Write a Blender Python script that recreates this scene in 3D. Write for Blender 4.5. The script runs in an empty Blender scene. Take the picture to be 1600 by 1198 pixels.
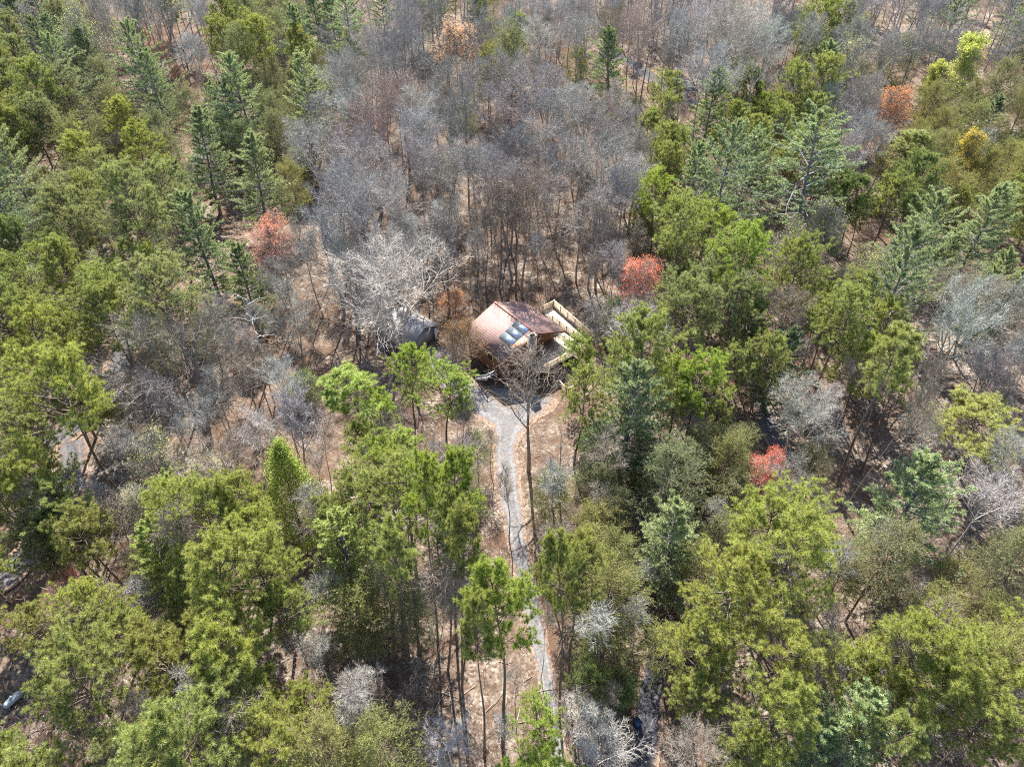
import bpy, math, random
import numpy as np
from mathutils import Vector, Matrix

# ------------------------------------------------------------------ camera, sky, sun, exposure
S = bpy.context.scene
COL = S.collection
H = 78.0
PITCH = math.radians(42)
F = 1110.0                                   # focal length in pixels of the 1600 px wide photograph
cam_d = bpy.data.cameras.new("camera")
cam_d.sensor_width = 36.0
cam_d.lens = 36.0 * F / 1600.0
cam_d.clip_start = 0.5
cam_d.clip_end = 4000
cam = bpy.data.objects.new("camera", cam_d)
cam.location = (0, 0, H)
cam.rotation_euler = (math.pi / 2 - PITCH, 0, 0)
COL.objects.link(cam)
S.camera = cam

SUN_EL, SUN_AZ = math.radians(48), math.radians(-5)     # azimuth from +Y (the way the camera looks), negative is to its left side
W = bpy.data.worlds.new("World")
S.world = W
W.use_nodes = True
nt = W.node_tree
sky = nt.nodes.new("ShaderNodeTexSky")
sky.sky_type = 'NISHITA'
sky.sun_disc = False
sky.sun_elevation = SUN_EL
sky.sun_rotation = SUN_AZ
nt.links.new(sky.outputs[0], nt.nodes["Background"].inputs[0])
nt.nodes["Background"].inputs[1].default_value = 0.095
sl = bpy.data.lights.new("sun", 'SUN')
sl.energy = 5.0
sl.angle = math.radians(0.5)
sl.color = (1.0, 0.95, 0.87)
sun = bpy.data.objects.new("sun", sl)
sd = Vector((math.sin(SUN_AZ) * math.cos(SUN_EL), math.cos(SUN_AZ) * math.cos(SUN_EL), math.sin(SUN_EL)))
sun.rotation_euler = sd.to_track_quat('Z', 'Y').to_euler()
sun.location = (0, 60, 120)
COL.objects.link(sun)
S.view_settings.view_transform = 'Standard'
S.view_settings.look = 'None'
S.view_settings.gamma = 1
S.view_settings.use_curve_mapping = False
S.view_settings.exposure = 1.92
S.render.engine = 'CYCLES'
S.cycles.use_denoising = False
S.cycles.max_bounces = 4
S.cycles.diffuse_bounces = 2
S.cycles.transmission_bounces = 3
S.cycles.sample_clamp_indirect = 4.0
S.cycles.filter_width = 1.1

random.seed(7)
RNG = np.random.default_rng(7)

# ------------------------------------------------------------------ terrain height and photograph geometry
def smooth(a, b, x):
    t = min(1.0, max(0.0, (x - a) / (b - a)))
    return t * t * (3 - 2 * t)

def height(x, y):
    rise = 0.085 * max(0.0, y - 128) * smooth(118, 175, y)
    m = max(smooth(32, 60, abs(x + 3)), smooth(118, 150, y))
    n = 1.3 * math.sin(x * .045 + 1.3) * math.cos(y * .037 - .4) + .7 * math.sin(x * .11 + y * .07) + .4 * math.sin(x * .23 - y * .19)
    far = 0.10 * max(0.0, y - 330)
    return rise + m * n + far

def ray(px, py):
    u = (px - 800) / F
    v = (599 - py) / F
    return (u, math.cos(PITCH) + v * math.sin(PITCH), -math.sin(PITCH) + v * math.cos(PITCH))

def at(px, py, z=0.0, ground=True):
    """Where the sight line through a pixel of the photograph meets the height z above the ground."""
    d = ray(px, py)
    lo, hi = 5.0, 900.0
    f = lambda t: H + d[2] * t - z - (height(d[0] * t, d[1] * t) if ground else 0.0)
    for _ in range(48):
        m = (lo + hi) / 2
        if f(m) > 0:
            lo = m
        else:
            hi = m
    return (d[0] * lo, d[1] * lo, H + d[2] * lo)

def proj(x, y, z):
    c, s = math.cos(PITCH), math.sin(PITCH)
    dz = z - H
    depth = y * c - dz * s
    up = y * s + dz * c
    return (800 + F * x / depth, 599 - F * up / depth, depth)

# ------------------------------------------------------------------ materials
def new_mat(name):
    m = bpy.data.materials.new(name)
    m.use_nodes = True
    m.node_tree.nodes.clear()
    return m, m.node_tree.nodes, m.node_tree.links

def out(N, L, sh):
    o = N.new("ShaderNodeOutputMaterial")
    L.new(sh, o.inputs[0])

def mixc(N, L, fac, a, b, mode='MIX'):
    n = N.new("ShaderNodeMix")
    n.data_type = 'RGBA'
    n.blend_type = mode
    for k, v in ((0, fac), (6, a), (7, b)):
        if hasattr(v, "links"):
            L.new(v, n.inputs[k])
        elif k == 0:
            n.inputs[0].default_value = v
        else:
            n.inputs[k].default_value = (*v, 1) if len(v) == 3 else v
    return n.outputs[2]

def math_n(N, L, op, a, b=0.0):
    n = N.new("ShaderNodeMath")
    n.operation = op
    for k, v in ((0, a), (1, b)):
        if hasattr(v, "links"):
            L.new(v, n.inputs[k])
        else:
            n.inputs[k].default_value = v
    return n.outputs[0]

def ramp(N, L, x, stops):
    n = N.new("ShaderNodeValToRGB")
    e = n.color_ramp.elements
    while len(e) < len(stops):
        e.new(.5)
    for i, (p, c) in enumerate(stops):
        e[i].position = p
        e[i].color = (*c, 1)
    L.new(x, n.inputs[0])
    return n.outputs[0]

def noise(N, L, scale, detail=4, rough=.6, vec=None):
    n = N.new("ShaderNodeTexNoise")
    n.inputs["Scale"].default_value = scale
    n.inputs["Detail"].default_value = detail
    n.inputs["Roughness"].default_value = rough
    if vec is not None:
        L.new(vec, n.inputs["Vector"])
    return n.outputs[0]

def geo_pos(N):
    return N.new("ShaderNodeNewGeometry").outputs["Position"]

def foliage_mat(name, tipcol, transl=.4, gloss=.03, spread=.75):
    m, N, L = new_mat(name)
    oi = N.new("ShaderNodeObjectInfo")
    a = N.new("ShaderNodeAttribute"); a.attribute_name = "tint"
    t = N.new("ShaderNodeAttribute"); t.attribute_name = "tip"
    c = oi.outputs["Color"]
    k = math_n(N, L, 'ADD', math_n(N, L, 'MULTIPLY', a.outputs["Fac"], spread), 1 - spread * .5)
    cc = N.new("ShaderNodeVectorMath"); cc.operation = 'SCALE'
    L.new(c, cc.inputs[0]); L.new(k, cc.inputs["Scale"])
    c2 = mixc(N, L, t.outputs["Fac"], cc.outputs[0], tipcol)
    d = N.new("ShaderNodeBsdfDiffuse"); L.new(c2, d.inputs[0])
    tr = N.new("ShaderNodeBsdfTranslucent")
    L.new(mixc(N, L, .45, c2, (1.0, 1.0, .45), 'MULTIPLY'), tr.inputs[0])
    mx = N.new("ShaderNodeMixShader"); mx.inputs[0].default_value = transl
    L.new(d.outputs[0], mx.inputs[1]); L.new(tr.outputs[0], mx.inputs[2])
    g = N.new("ShaderNodeBsdfGlossy"); g.inputs["Roughness"].default_value = .55
    g.inputs[0].default_value = (.9, .95, 1, 1)
    m2 = N.new("ShaderNodeMixShader"); m2.inputs[0].default_value = gloss
    L.new(mx.outputs[0], m2.inputs[1]); L.new(g.outputs[0], m2.inputs[2])
    out(N, L, m2.outputs[0])
    return m

def bark_mat(name):
    m, N, L = new_mat(name)
    oi = N.new("ShaderNodeObjectInfo")
    n = noise(N, L, 2.2, 5, .7, geo_pos(N))
    k = math_n(N, L, 'ADD', math_n(N, L, 'MULTIPLY', n, 1.3), .35)
    cc = N.new("ShaderNodeVectorMath"); cc.operation = 'SCALE'
    L.new(oi.outputs["Color"], cc.inputs[0]); L.new(k, cc.inputs["Scale"])
    d = N.new("ShaderNodeBsdfDiffuse")
    L.new(cc.outputs[0], d.inputs[0])
    out(N, L, d.outputs[0])
    return m

M = {}
M['needle'] = foliage_mat("pine_needles", (.40, .43, .09))
M['soft'] = foliage_mat("soft_needles", (.42, .45, .19), .4, .03)
M['fine'] = foliage_mat("short_needles", (.36, .36, .13), .4, .02)
M['leaf'] = foliage_mat("broad_leaves", (.36, .40, .09), .38, .02)
M['bud'] = foliage_mat("young_buds", (.30, .30, .10), .5, .03, .6)
M['bark'] = bark_mat("tree_bark")

def plain(name, col, rough=.7, var=.25, scale=3.0, metal=0.0, stripes=None):
    """A painted, wooden or stone surface: its colour with uneven wear, and boards or courses when stripes is given."""
    m, N, L = new_mat(name)
    p = N.new("ShaderNodeBsdfPrincipled")
    p.inputs["Roughness"].default_value = rough
    p.inputs["Metallic"].default_value = metal
    tc = N.new("ShaderNodeTexCoord")
    n = noise(N, L, scale, 6, .65, tc.outputs["Object"])
    c = mixc(N, L, n, tuple(v * (1 - var) for v in col), tuple(min(1, v * (1 + var)) for v in col))
    if stripes:
        axis, freq, depth = stripes
        sx = N.new("ShaderNodeSeparateXYZ"); L.new(tc.outputs["Object"], sx.inputs[0])
        v = math_n(N, L, 'FRACT', math_n(N, L, 'MULTIPLY', sx.outputs[axis], freq))
        edge = math_n(N, L, 'LESS_THAN', v, .17)
        c = mixc(N, L, math_n(N, L, 'MULTIPLY', edge, depth), c, (.02, .018, .015))
        cell = N.new("ShaderNodeTexWhiteNoise"); cell.noise_dimensions = '1D'
        L.new(math_n(N, L, 'FLOOR', math_n(N, L, 'MULTIPLY', sx.outputs[axis], freq)), cell.inputs["W"])
        c = mixc(N, L, .3, c, mixc(N, L, cell.outputs[0], (.35, .35, .35), (1, 1, 1)), 'MULTIPLY')
    L.new(c, p.inputs["Base Color"])
    out(N, L, p.outputs[0])
    return m

M['roof'] = plain("red_shingles", (.42, .185, .145), .6, .28, 1.4, 0, (0, 3.2, .5))
M['groof'] = plain("grey_shingles", (.40, .37, .37), .7, .2, 1.2, 0, (0, 2.6, .45))
M['wood'] = plain("brown_siding", (.26, .12, .06), .7, .35, 2.0, 0, (0, 5.0, .6))
M['deck'] = plain("deck_boards", (0.4, 0.344, 0.272), .7, .25, 2.0, 0, (0, 6.5, .5))
M['rail'] = plain("rail_timber", (0.527, 0.416, 0.289), .7, .3, 5)
M['white'] = plain("white_trim", (0.663, 0.646, 0.612), .5, .06, 2)
M['greywood'] = plain("grey_step_boards", (.28, .28, .29), .7, .25, 3)
M['stone'] = plain("chimney_stone", (.24, .21, .18), .9, .5, 3.5)
M['dark'] = plain("dark_flue", (.012, .012, .012), .9, .3, 4)
M['tank'] = plain("tank_paint", (.38, .43, .47), .25, .12, 3)
M['blue'] = plain("blue_plastic", (.012, .03, .08), .4, .2, 3)
M['cabin'] = plain("dark_cabin_roof", (.07, .052, .042), .8, .3, .9, 0, (0, 2.4, .4))
def glass():
    m, N, L = new_mat("skylight_glass")
    p = N.new("ShaderNodeBsdfPrincipled")
    p.inputs["Base Color"].default_value = (.42, .50, .58, 1)  # pale blue of the reflected sky is put into the base colour
    p.inputs["Roughness"].default_value = .22
    p.inputs["Metallic"].default_value = .8
    out(N, L, p.outputs[0])
    return m
M['glass'] = glass()
def windowm():
    m, N, L = new_mat("window_glass")
    p = N.new("ShaderNodeBsdfPrincipled")
    p.inputs["Base Color"].default_value = (.03, .035, .04, 1)
    p.inputs["Roughness"].default_value = .06
    out(N, L, p.outputs[0])
    return m
M['win'] = windowm()

def ground_mat():
    m, N, L = new_mat("leaf_litter")
    pos = geo_pos(N)
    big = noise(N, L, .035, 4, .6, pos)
    mid = noise(N, L, .35, 6, .7, pos)
    fine = noise(N, L, 3.2, 6, .8, pos)
    vo = N.new("ShaderNodeTexVoronoi"); vo.inputs["Scale"].default_value = 3.6
    L.new(pos, vo.inputs["Vector"])
    sep = N.new("ShaderNodeSeparateColor"); L.new(vo.outputs["Color"], sep.inputs[0])
    base = ramp(N, L, sep.outputs[0], [(0, (0.082, 0.057, 0.043)), (.35, (0.163, 0.127, 0.098)), (.7, (0.23, 0.193, 0.157)), (1, (0.325, 0.301, 0.255))])
    dirt = ramp(N, L, fine, [(.3, (0.038, 0.026, 0.02)), (.6, (0.121, 0.084, 0.061)), (.85, (0.206, 0.16, 0.125))])
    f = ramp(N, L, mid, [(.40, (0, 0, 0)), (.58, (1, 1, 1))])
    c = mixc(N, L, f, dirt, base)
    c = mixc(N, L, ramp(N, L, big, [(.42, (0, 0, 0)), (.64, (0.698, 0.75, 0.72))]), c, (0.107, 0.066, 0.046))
    d = N.new("ShaderNodeBsdfDiffuse"); L.new(c, d.inputs[0])
    b = N.new("ShaderNodeBump"); b.inputs["Strength"].default_value = .9; b.inputs["Distance"].default_value = .16
    L.new(fine, b.inputs["Height"]); L.new(b.outputs[0], d.inputs["Normal"])
    out(N, L, d.outputs[0])
    return m
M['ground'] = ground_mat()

def road_mat(name, a, b, litter=.5):
    m, N, L = new_mat(name)
    pos = geo_pos(N)
    n = noise(N, L, .5, 8, .75, pos)
    f = noise(N, L, 6, 4, .8, pos)
    c = mixc(N, L, ramp(N, L, n, [(.3, (0, 0, 0)), (.7, (1, 1, 1))]), a, b)
    c = mixc(N, L, math_n(N, L, 'MULTIPLY', f, .5), c, tuple(v * .6 for v in a))
    lv = noise(N, L, 1.4, 8, .85, pos)
    c = mixc(N, L, ramp(N, L, lv, [(.52, (0, 0, 0)), (.64, (litter, litter, litter))]), c, (.20, .135, .10))
    # leaves drifted in from the edges, paler wheel tracks, painted stone and shadow speckle
    at_ = N.new("ShaderNodeAttribute"); at_.attribute_name = "tint"
    e = at_.outputs["Fac"]
    drift = math_n(N, L, 'ADD', math_n(N, L, 'MULTIPLY', e, .42), math_n(N, L, 'MULTIPLY', noise(N, L, .9, 7, .8, pos), .62))
    vo = N.new("ShaderNodeTexVoronoi"); vo.inputs["Scale"].default_value = 4.5
    L.new(pos, vo.inputs["Vector"])
    sp = N.new("ShaderNodeSeparateColor"); L.new(vo.outputs["Color"], sp.inputs[0])
    c = mixc(N, L, .45, c, mixc(N, L, sp.outputs[0], (.45, .45, .46), (1.5, 1.48, 1.45)), 'MULTIPLY')
    tr = ramp(N, L, math_n(N, L, 'ABSOLUTE', math_n(N, L, 'SUBTRACT', e, .45)), [(0, (1.3, 1.3, 1.3)), (.2, (.92, .92, .92))])
    c = mixc(N, L, .8, c, tr, 'MULTIPLY')
    leafc = mixc(N, L, sp.outputs[1], (.10, .06, .04), (.30, .21, .155))
    c = mixc(N, L, ramp(N, L, drift, [(.56, (0, 0, 0)), (.68, (1, 1, 1))]), c, leafc)
    d = N.new("ShaderNodeBsdfDiffuse"); L.new(c, d.inputs[0])
    out(N, L, d.outputs[0])
    return m
M['drive'] = road_mat("pale_gravel_drive", (.135, .135, .142), (.19, .188, .188), .85)
M['lane'] = road_mat("worn_asphalt", (0.075, 0.075, 0.08), (0.13, 0.128, 0.128), .8)
M['tarmac'] = road_mat("shaded_asphalt", (.045, .047, .055), (.085, .085, .095), .25)  # asphalt with the shade of the trees put into a darker tone

# ------------------------------------------------------------------ mesh helpers
class MB:
    """Collects triangles (with a tint and a tip value per vertex) for one mesh."""
    def __init__(s):
        s.v, s.f, s.t, s.p, s.n = [], [], [], [], 0
    def add(s, V, Fc, tint=.5, tip=0.0):
        V = np.asarray(V, np.float32).reshape(-1, 3)
        s.v.append(V)
        s.f.append(np.asarray(Fc, np.int32).reshape(-1, 3) + s.n)
        s.t.append(np.broadcast_to(np.asarray(tint, np.float32), (len(V),)))
        s.p.append(np.broadcast_to(np.asarray(tip, np.float32), (len(V),)))
        s.n += len(V)
    def mesh(s, name, mat, attrs=True, smooth_=False):
        V, Fc = np.concatenate(s.v), np.concatenate(s.f)
        me = bpy.data.meshes.new(name)
        me.vertices.add(len(V)); me.vertices.foreach_set("co", V.ravel())
        me.loops.add(Fc.size); me.loops.foreach_set("vertex_index", Fc.ravel())
        me.polygons.add(len(Fc)); me.polygons.foreach_set("loop_start", np.arange(0, Fc.size, 3, dtype=np.int32))
        if smooth_:
            me.polygons.foreach_set("use_smooth", np.ones(len(Fc), bool))
        if attrs:
            for nm, arr in (("tint", s.t), ("tip", s.p)):
                a = me.attributes.new(nm, 'FLOAT', 'POINT')
                a.data.foreach_set("value", np.concatenate(arr).astype(np.float32))
        me.update(calc_edges=True)
        me.materials.append(mat)
        return me

def unit(v):
    return v / np.maximum(np.linalg.norm(v, axis=-1, keepdims=True), 1e-9)

def perp(d, rng, phi=None):
    """Random unit vectors square to d."""
    ref = np.where(np.abs(d[..., 2:3]) < .9, np.array([0, 0, 1.0]), np.array([1.0, 0, 0]))
    a = unit(np.cross(d, ref)); b = np.cross(d, a)
    if phi is None:
        phi = rng.uniform(0, 2 * np.pi, d.shape[:-1])
    return a * np.cos(phi)[..., None] + b * np.sin(phi)[..., None]

def grow(start, d, length, k, rng, wig=.12, trop=.08):
    n = len(start)
    P = np.zeros((n, k, 3)); D = np.zeros((n, k, 3))
    p, d = start.copy(), unit(d)
    st = (np.asarray(length) / (k - 1))[:, None]
    for i in range(k):
        P[:, i], D[:, i] = p, d
        d = unit(d + rng.normal(0, wig, (n, 3)) + np.array([0, 0, trop]))
        p = p + d * st
    return P, D

def tubes(mb, P, R, sides, tint=.5):
    n, k, _ = P.shape
    T = unit(np.gradient(P, axis=1))
    ref = np.array([.31, .92, .24])
    a = unit(np.cross(T, ref)); b = np.cross(T, a)
    ang = np.arange(sides) * 2 * np.pi / sides
    ring = P[:, :, None] + R[:, :, None, None] * (a[:, :, None] * np.cos(ang)[:, None] + b[:, :, None] * np.sin(ang)[:, None])
    i = np.arange(n)[:, None, None] * k * sides
    j = np.arange(k - 1)[None, :, None] * sides
    s = np.arange(sides)[None, None, :]; s2 = (s + 1) % sides
    q00, q01, q10, q11 = i + j + s, i + j + s2, i + j + sides + s, i + j + sides + s2
    Fc = np.concatenate([np.stack([q00, q01, q11], -1).reshape(-1, 3), np.stack([q00, q11, q10], -1).reshape(-1, 3)])
    mb.add(ring.reshape(-1, 3), Fc, tint)

def blades(mb, start, d, length, width, rng, tint=.5, tip=0.0, end=0.0):
    """One thin pointed triangle each: a needle or a fine twig."""
    n = len(start)
    w = perp(d, rng) * (np.asarray(width) * np.ones(n))[:, None] * .5
    e = start + d * (np.asarray(length) * np.ones(n))[:, None]
    V = np.stack([start - w, start + w, e], 1)
    Fc = np.arange(n * 3).reshape(-1, 3)
    mb.add(V, Fc, np.repeat(np.asarray(tint) * np.ones(n), 3), (np.repeat(np.asarray(tip) * np.ones(n), 3).reshape(-1, 3) + np.array([0, 0, end])).ravel())

def leaves(mb, c, size, rng, tint=.5, tip=0.0, flat=0.0):
    """Small four-cornered leaves facing all ways."""
    n = len(c)
    d = unit(rng.normal(0, 1, (n, 3)) * np.array([1, 1, 1 - flat]))
    w = perp(d, rng)
    s = (np.asarray(size) * np.ones(n))[:, None]
    V = np.stack([c - d * s * .5, c + w * s * .3, c + d * s * .5, c - w * s * .3], 1)
    o = np.arange(n)[:, None] * 4
    Fc = np.concatenate([o + np.array([0, 1, 2]), o + np.array([0, 2, 3])])
    mb.add(V, Fc, np.repeat(np.asarray(tint) * np.ones(n), 4), np.repeat(np.asarray(tip) * np.ones(n), 4))

def kids(P, D, m, rng, t0, t1, a0, a1, phi=None):
    """m side shoots from every branch: start points, directions, their place along the branch and their parent."""
    n, k, _ = P.shape
    t = np.linspace(t0, t1, m)[None] + rng.uniform(-.5, .5, (n, m)) * (t1 - t0) / m
    t = np.clip(t, 0, 1)
    x = t * (k - 1); i = np.minimum(x.astype(int), k - 2); fr = (x - i)[..., None]
    r = np.arange(n)[:, None]
    p = P[r, i] * (1 - fr) + P[r, i + 1] * fr
    d = D[r, i]
    a = rng.uniform(a0, a1, (n, m))
    if phi is None:
        phi = (np.arange(m)[None] * 2.4 + rng.uniform(0, 6.28, (n, 1)) + rng.uniform(-.5, .5, (n, m)))
    q = perp(d, rng, phi)
    nd = unit(d * np.cos(a)[..., None] + q * np.sin(a)[..., None])
    return p.reshape(-1, 3), nd.reshape(-1, 3), t.reshape(-1), np.repeat(np.arange(n), m)

def lin(a, b, k, pw=1.0):
    return a + (b - a) * np.linspace(0, 1, k) ** pw

def trunk_line(rng, Ht, k, lean, wig):
    z = np.linspace(0, Ht, k)
    ph = rng.uniform(0, 6.28, 4)
    x = wig * np.sin(z / Ht * 3.1 + ph[0]) + .4 * wig * np.sin(z / Ht * 8 + ph[1]) + lean[0] * z
    y = wig * np.sin(z / Ht * 2.7 + ph[2]) + .4 * wig * np.sin(z / Ht * 7 + ph[3]) + lean[1] * z
    x -= x[0]; y -= y[0]
    P = np.stack([x, y, z], 1)[None]
    return P, unit(np.gradient(P, axis=1))

# ------------------------------------------------------------------ tree kinds (each returns the meshes of trunk and crown, height, crown width, height of the crown's middle)
def bare_tree(seed, Ht=20., R=4.6, limbs=10, fork=.45, up=(.5, .95), r0=.21, dens=1.12, wig=.35, multi=1, buds=None, tw=.030):
    rng = np.random.default_rng(seed)
    tb, cb = MB(), MB()
    ends = []
    if multi > 1:
        tubes(tb, np.array([[[0, 0, 0], [0, 0, .5], [0, 0, 1.0]]], float), np.array([[r0 * 1.6, r0 * 1.35, r0 * 1.1]]), 7)
    for stem in range(multi):
        lean = rng.normal(0, .03, 2) + (0 if multi == 1 else .13) * np.array([math.cos(stem * 6.28 / multi + seed), math.sin(stem * 6.28 / multi + seed)])
        Hs = Ht * (.9 if multi == 1 else .82) * rng.uniform(.92, 1.05)
        P, D = trunk_line(rng, Hs, 12, lean, wig)
        tubes(tb, P, lin(r0, r0 * .16, 12, .9)[None], 7)
        nl = max(4, int(limbs / multi ** .6))
        s, d, t, _ = kids(P, D, nl, rng, fork, .97, up[0], up[1])
        rel = np.clip((t - fork) / (1 - fork), 0, 1)
        ln = R * (1.28 - .72 * rel) * rng.uniform(.8, 1.15, len(t)) / math.cos(.4)
        P1, D1 = grow(s, d, ln, 7, rng, .12, .065)
        r1 = np.interp(t, np.linspace(0, 1, 12), lin(r0, r0 * .16, 12, .9)) * .55
        tubes(tb, P1, (.02 + r1[:, None]) * lin(1, .28, 7)[None], 5)
        s, d, t2, par = kids(P1, D1, int(8 * dens), rng, .22, 1.0, .35, .85)
        ln2 = ln[par] * (.52 - .22 * t2) * rng.uniform(.75, 1.3, len(t2))
        P2, D2 = grow(s, d, ln2, 5, rng, .16, .07)
        tubes(cb, P2, (.018 + r1[par] * (.45 - .2 * t2))[:, None] * lin(1, .35, 5)[None], 3, rng.uniform(0, 1))
        s, d, t3, par3 = kids(P2, D2, int(6 * dens), rng, .2, 1.0, .35, .9)
        ln3 = np.maximum(.5, ln2[par3] * .42 * rng.uniform(.7, 1.3, len(t3)))
        P3, D3 = grow(s, d, ln3, 4, rng, .18, .06)
        tubes(cb, P3, np.full((len(s), 1), .023) * lin(1, .6, 4)[None], 3)
        s, d, t4, _ = kids(P3, D3, int(5 * dens), rng, .2, 1.0, .3, .75)
        l4 = rng.uniform(.55, 1.25, len(t4))
        blades(cb, s, d, l4, tw, rng)
        m = s + d * (l4 * .45)[:, None]
        for sg in (1, -1):
            d5 = unit(d + sg * .6 * perp(d, rng) + np.array([0, 0, .08]))
            blades(cb, m, d5, rng.uniform(.25, .55, len(m)), tw * .85, rng)
        ends.append(s + d * l4[:, None])
    ends = np.concatenate(ends)
    if buds:
        n, size, sub = buds
        e = ends[rng.choice(len(ends), min(len(ends), int(len(ends) * sub)), False)]
        # clumps: whole sprays carry more or fewer buds
        cl = np.sin(e[:, 0] * 1.7 + seed) + np.sin(e[:, 1] * 1.9 + 2 * seed) + np.sin(e[:, 2] * 1.5)
        e = e[cl > rng.uniform(-2.4, 1.2, len(e))]
        c = np.repeat(e, n, 0) + rng.normal(0, .13, (len(e) * n, 3))
        lb = MB()
        leaves(lb, c, rng.uniform(.6, 1.3, len(c)) * size, rng, rng.uniform(0, 1, len(c)), rng.uniform(0, .35, len(c)))
        return tb, cb, lb
    return tb, cb, None

def needle_tufts(mb, p, d, rng, n, ln, w, tip=0.0, open_=.9):
    k = len(p)
    dd = np.repeat(d, n, 0)
    nd = unit(dd * .75 + unit(rng.normal(0, 1, (k * n, 3))) * open_)
    st = np.repeat(p, n, 0) - dd * rng.uniform(0, .16, (k * n, 1))
    ti = np.repeat(rng.uniform(0, 1, k), n)
    blades(mb, st, nd, rng.uniform(.7, 1.2, k * n) * ln, w, rng, np.clip(ti + rng.normal(0, .12, k * n), 0, 1), np.repeat(np.asarray(tip) * np.ones(k), n), .36)  # needle ends paler: new growth plus sunlit highlights painted in

def pine(seed, Ht=26., crown=.40, R=4.3, n=46, r0=.24, wig=.35, tn=48, tuft=.40, flat=0.0, gaps=.08):
    rng = np.random.default_rng(seed)
    tb, cb = MB(), MB()
    P, D = trunk_line(rng, Ht * .97, 14, rng.normal(0, .012, 2), wig)
    tr = lin(r0, .035, 14, .85)
    tubes(tb, P, tr[None], 8)
    s, d, t, _ = kids(P, D, n, rng, 1 - crown, .995, 1.0, 1.1)
    rel = np.clip((t - (1 - crown)) / crown, 0, 1)
    el = .05 + .95 * rel ** 1.6 + rng.normal(0, .12, n)
    az = np.arange(n) * 2.4 + rng.normal(0, .35, n)
    d = np.stack([np.cos(az) * np.cos(el), np.sin(az) * np.cos(el), np.sin(el)], 1)
    prof = np.sqrt(np.clip(1 - ((rel - .38) / .66) ** 2, .05, 1))
    sect = 1 + .22 * np.sin(az * 1.0 + seed) + .14 * np.sin(az * 2 + 2 * seed)
    ln = R * prof * sect * rng.uniform(.68, 1.15, n)
    keep = rng.uniform(0, 1, n) > gaps
    s, d, ln, rel = s[keep], d[keep], ln[keep], rel[keep]
    P1, D1 = grow(s, d, ln, 6, rng, .12, .10 - flat)
    tubes(tb, P1, (.028 + .010 * ln)[:, None] * lin(1, .3, 6)[None], 4)
    s2, d2, t2, par = kids(P1, D1, 8, rng, .38, 1.0, .45, .95)
    ln2 = np.maximum(.5, ln[par] * (.42 - .2 * t2) * rng.uniform(.7, 1.25, len(t2)))
    d2 = unit(d2 + np.array([0, 0, .18]))
    P2, D2 = grow(s2, d2, ln2, 4, rng, .14, .13)
    tubes(cb, P2, np.full((len(s2), 1), .022) * lin(1, .6, 4)[None], 3, .15)
    s3, d3, t3, par3 = kids(P2, D2, 2, rng, .6, 1.0, .5, 1.0)
    ln3 = rng.uniform(.22, .45, len(t3))
    d3 = unit(d3 + np.array([0, 0, .45]))
    e3 = s3 + d3 * ln3[:, None]
    blades(cb, s3, d3, ln3, .03, rng, .1)
    allp = np.concatenate([e3, P2[:, -1], P1[:, -1]]); alld = unit(np.concatenate([d3, D2[:, -1], D1[:, -1]]) + np.array([0, 0, .4]))
    tipv = np.clip(rng.normal(.12, .16, len(allp)), 0, .6)
    needle_tufts(cb, allp, alld, rng, tn, tuft, .034, tipv, .85)
    # dead stubs under the crown
    s, d, t, _ = kids(P, D, 7, rng, .35, 1 - crown, 1.2, 1.7)
    Ps, Ds = grow(s, d, rng.uniform(.5, 2.0, len(s)), 4, rng, .15, -.02)
    tubes(tb, Ps, np.full((len(s), 1), .03) * lin(1, .4, 4)[None], 3)
    return tb, cb, None

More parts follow.
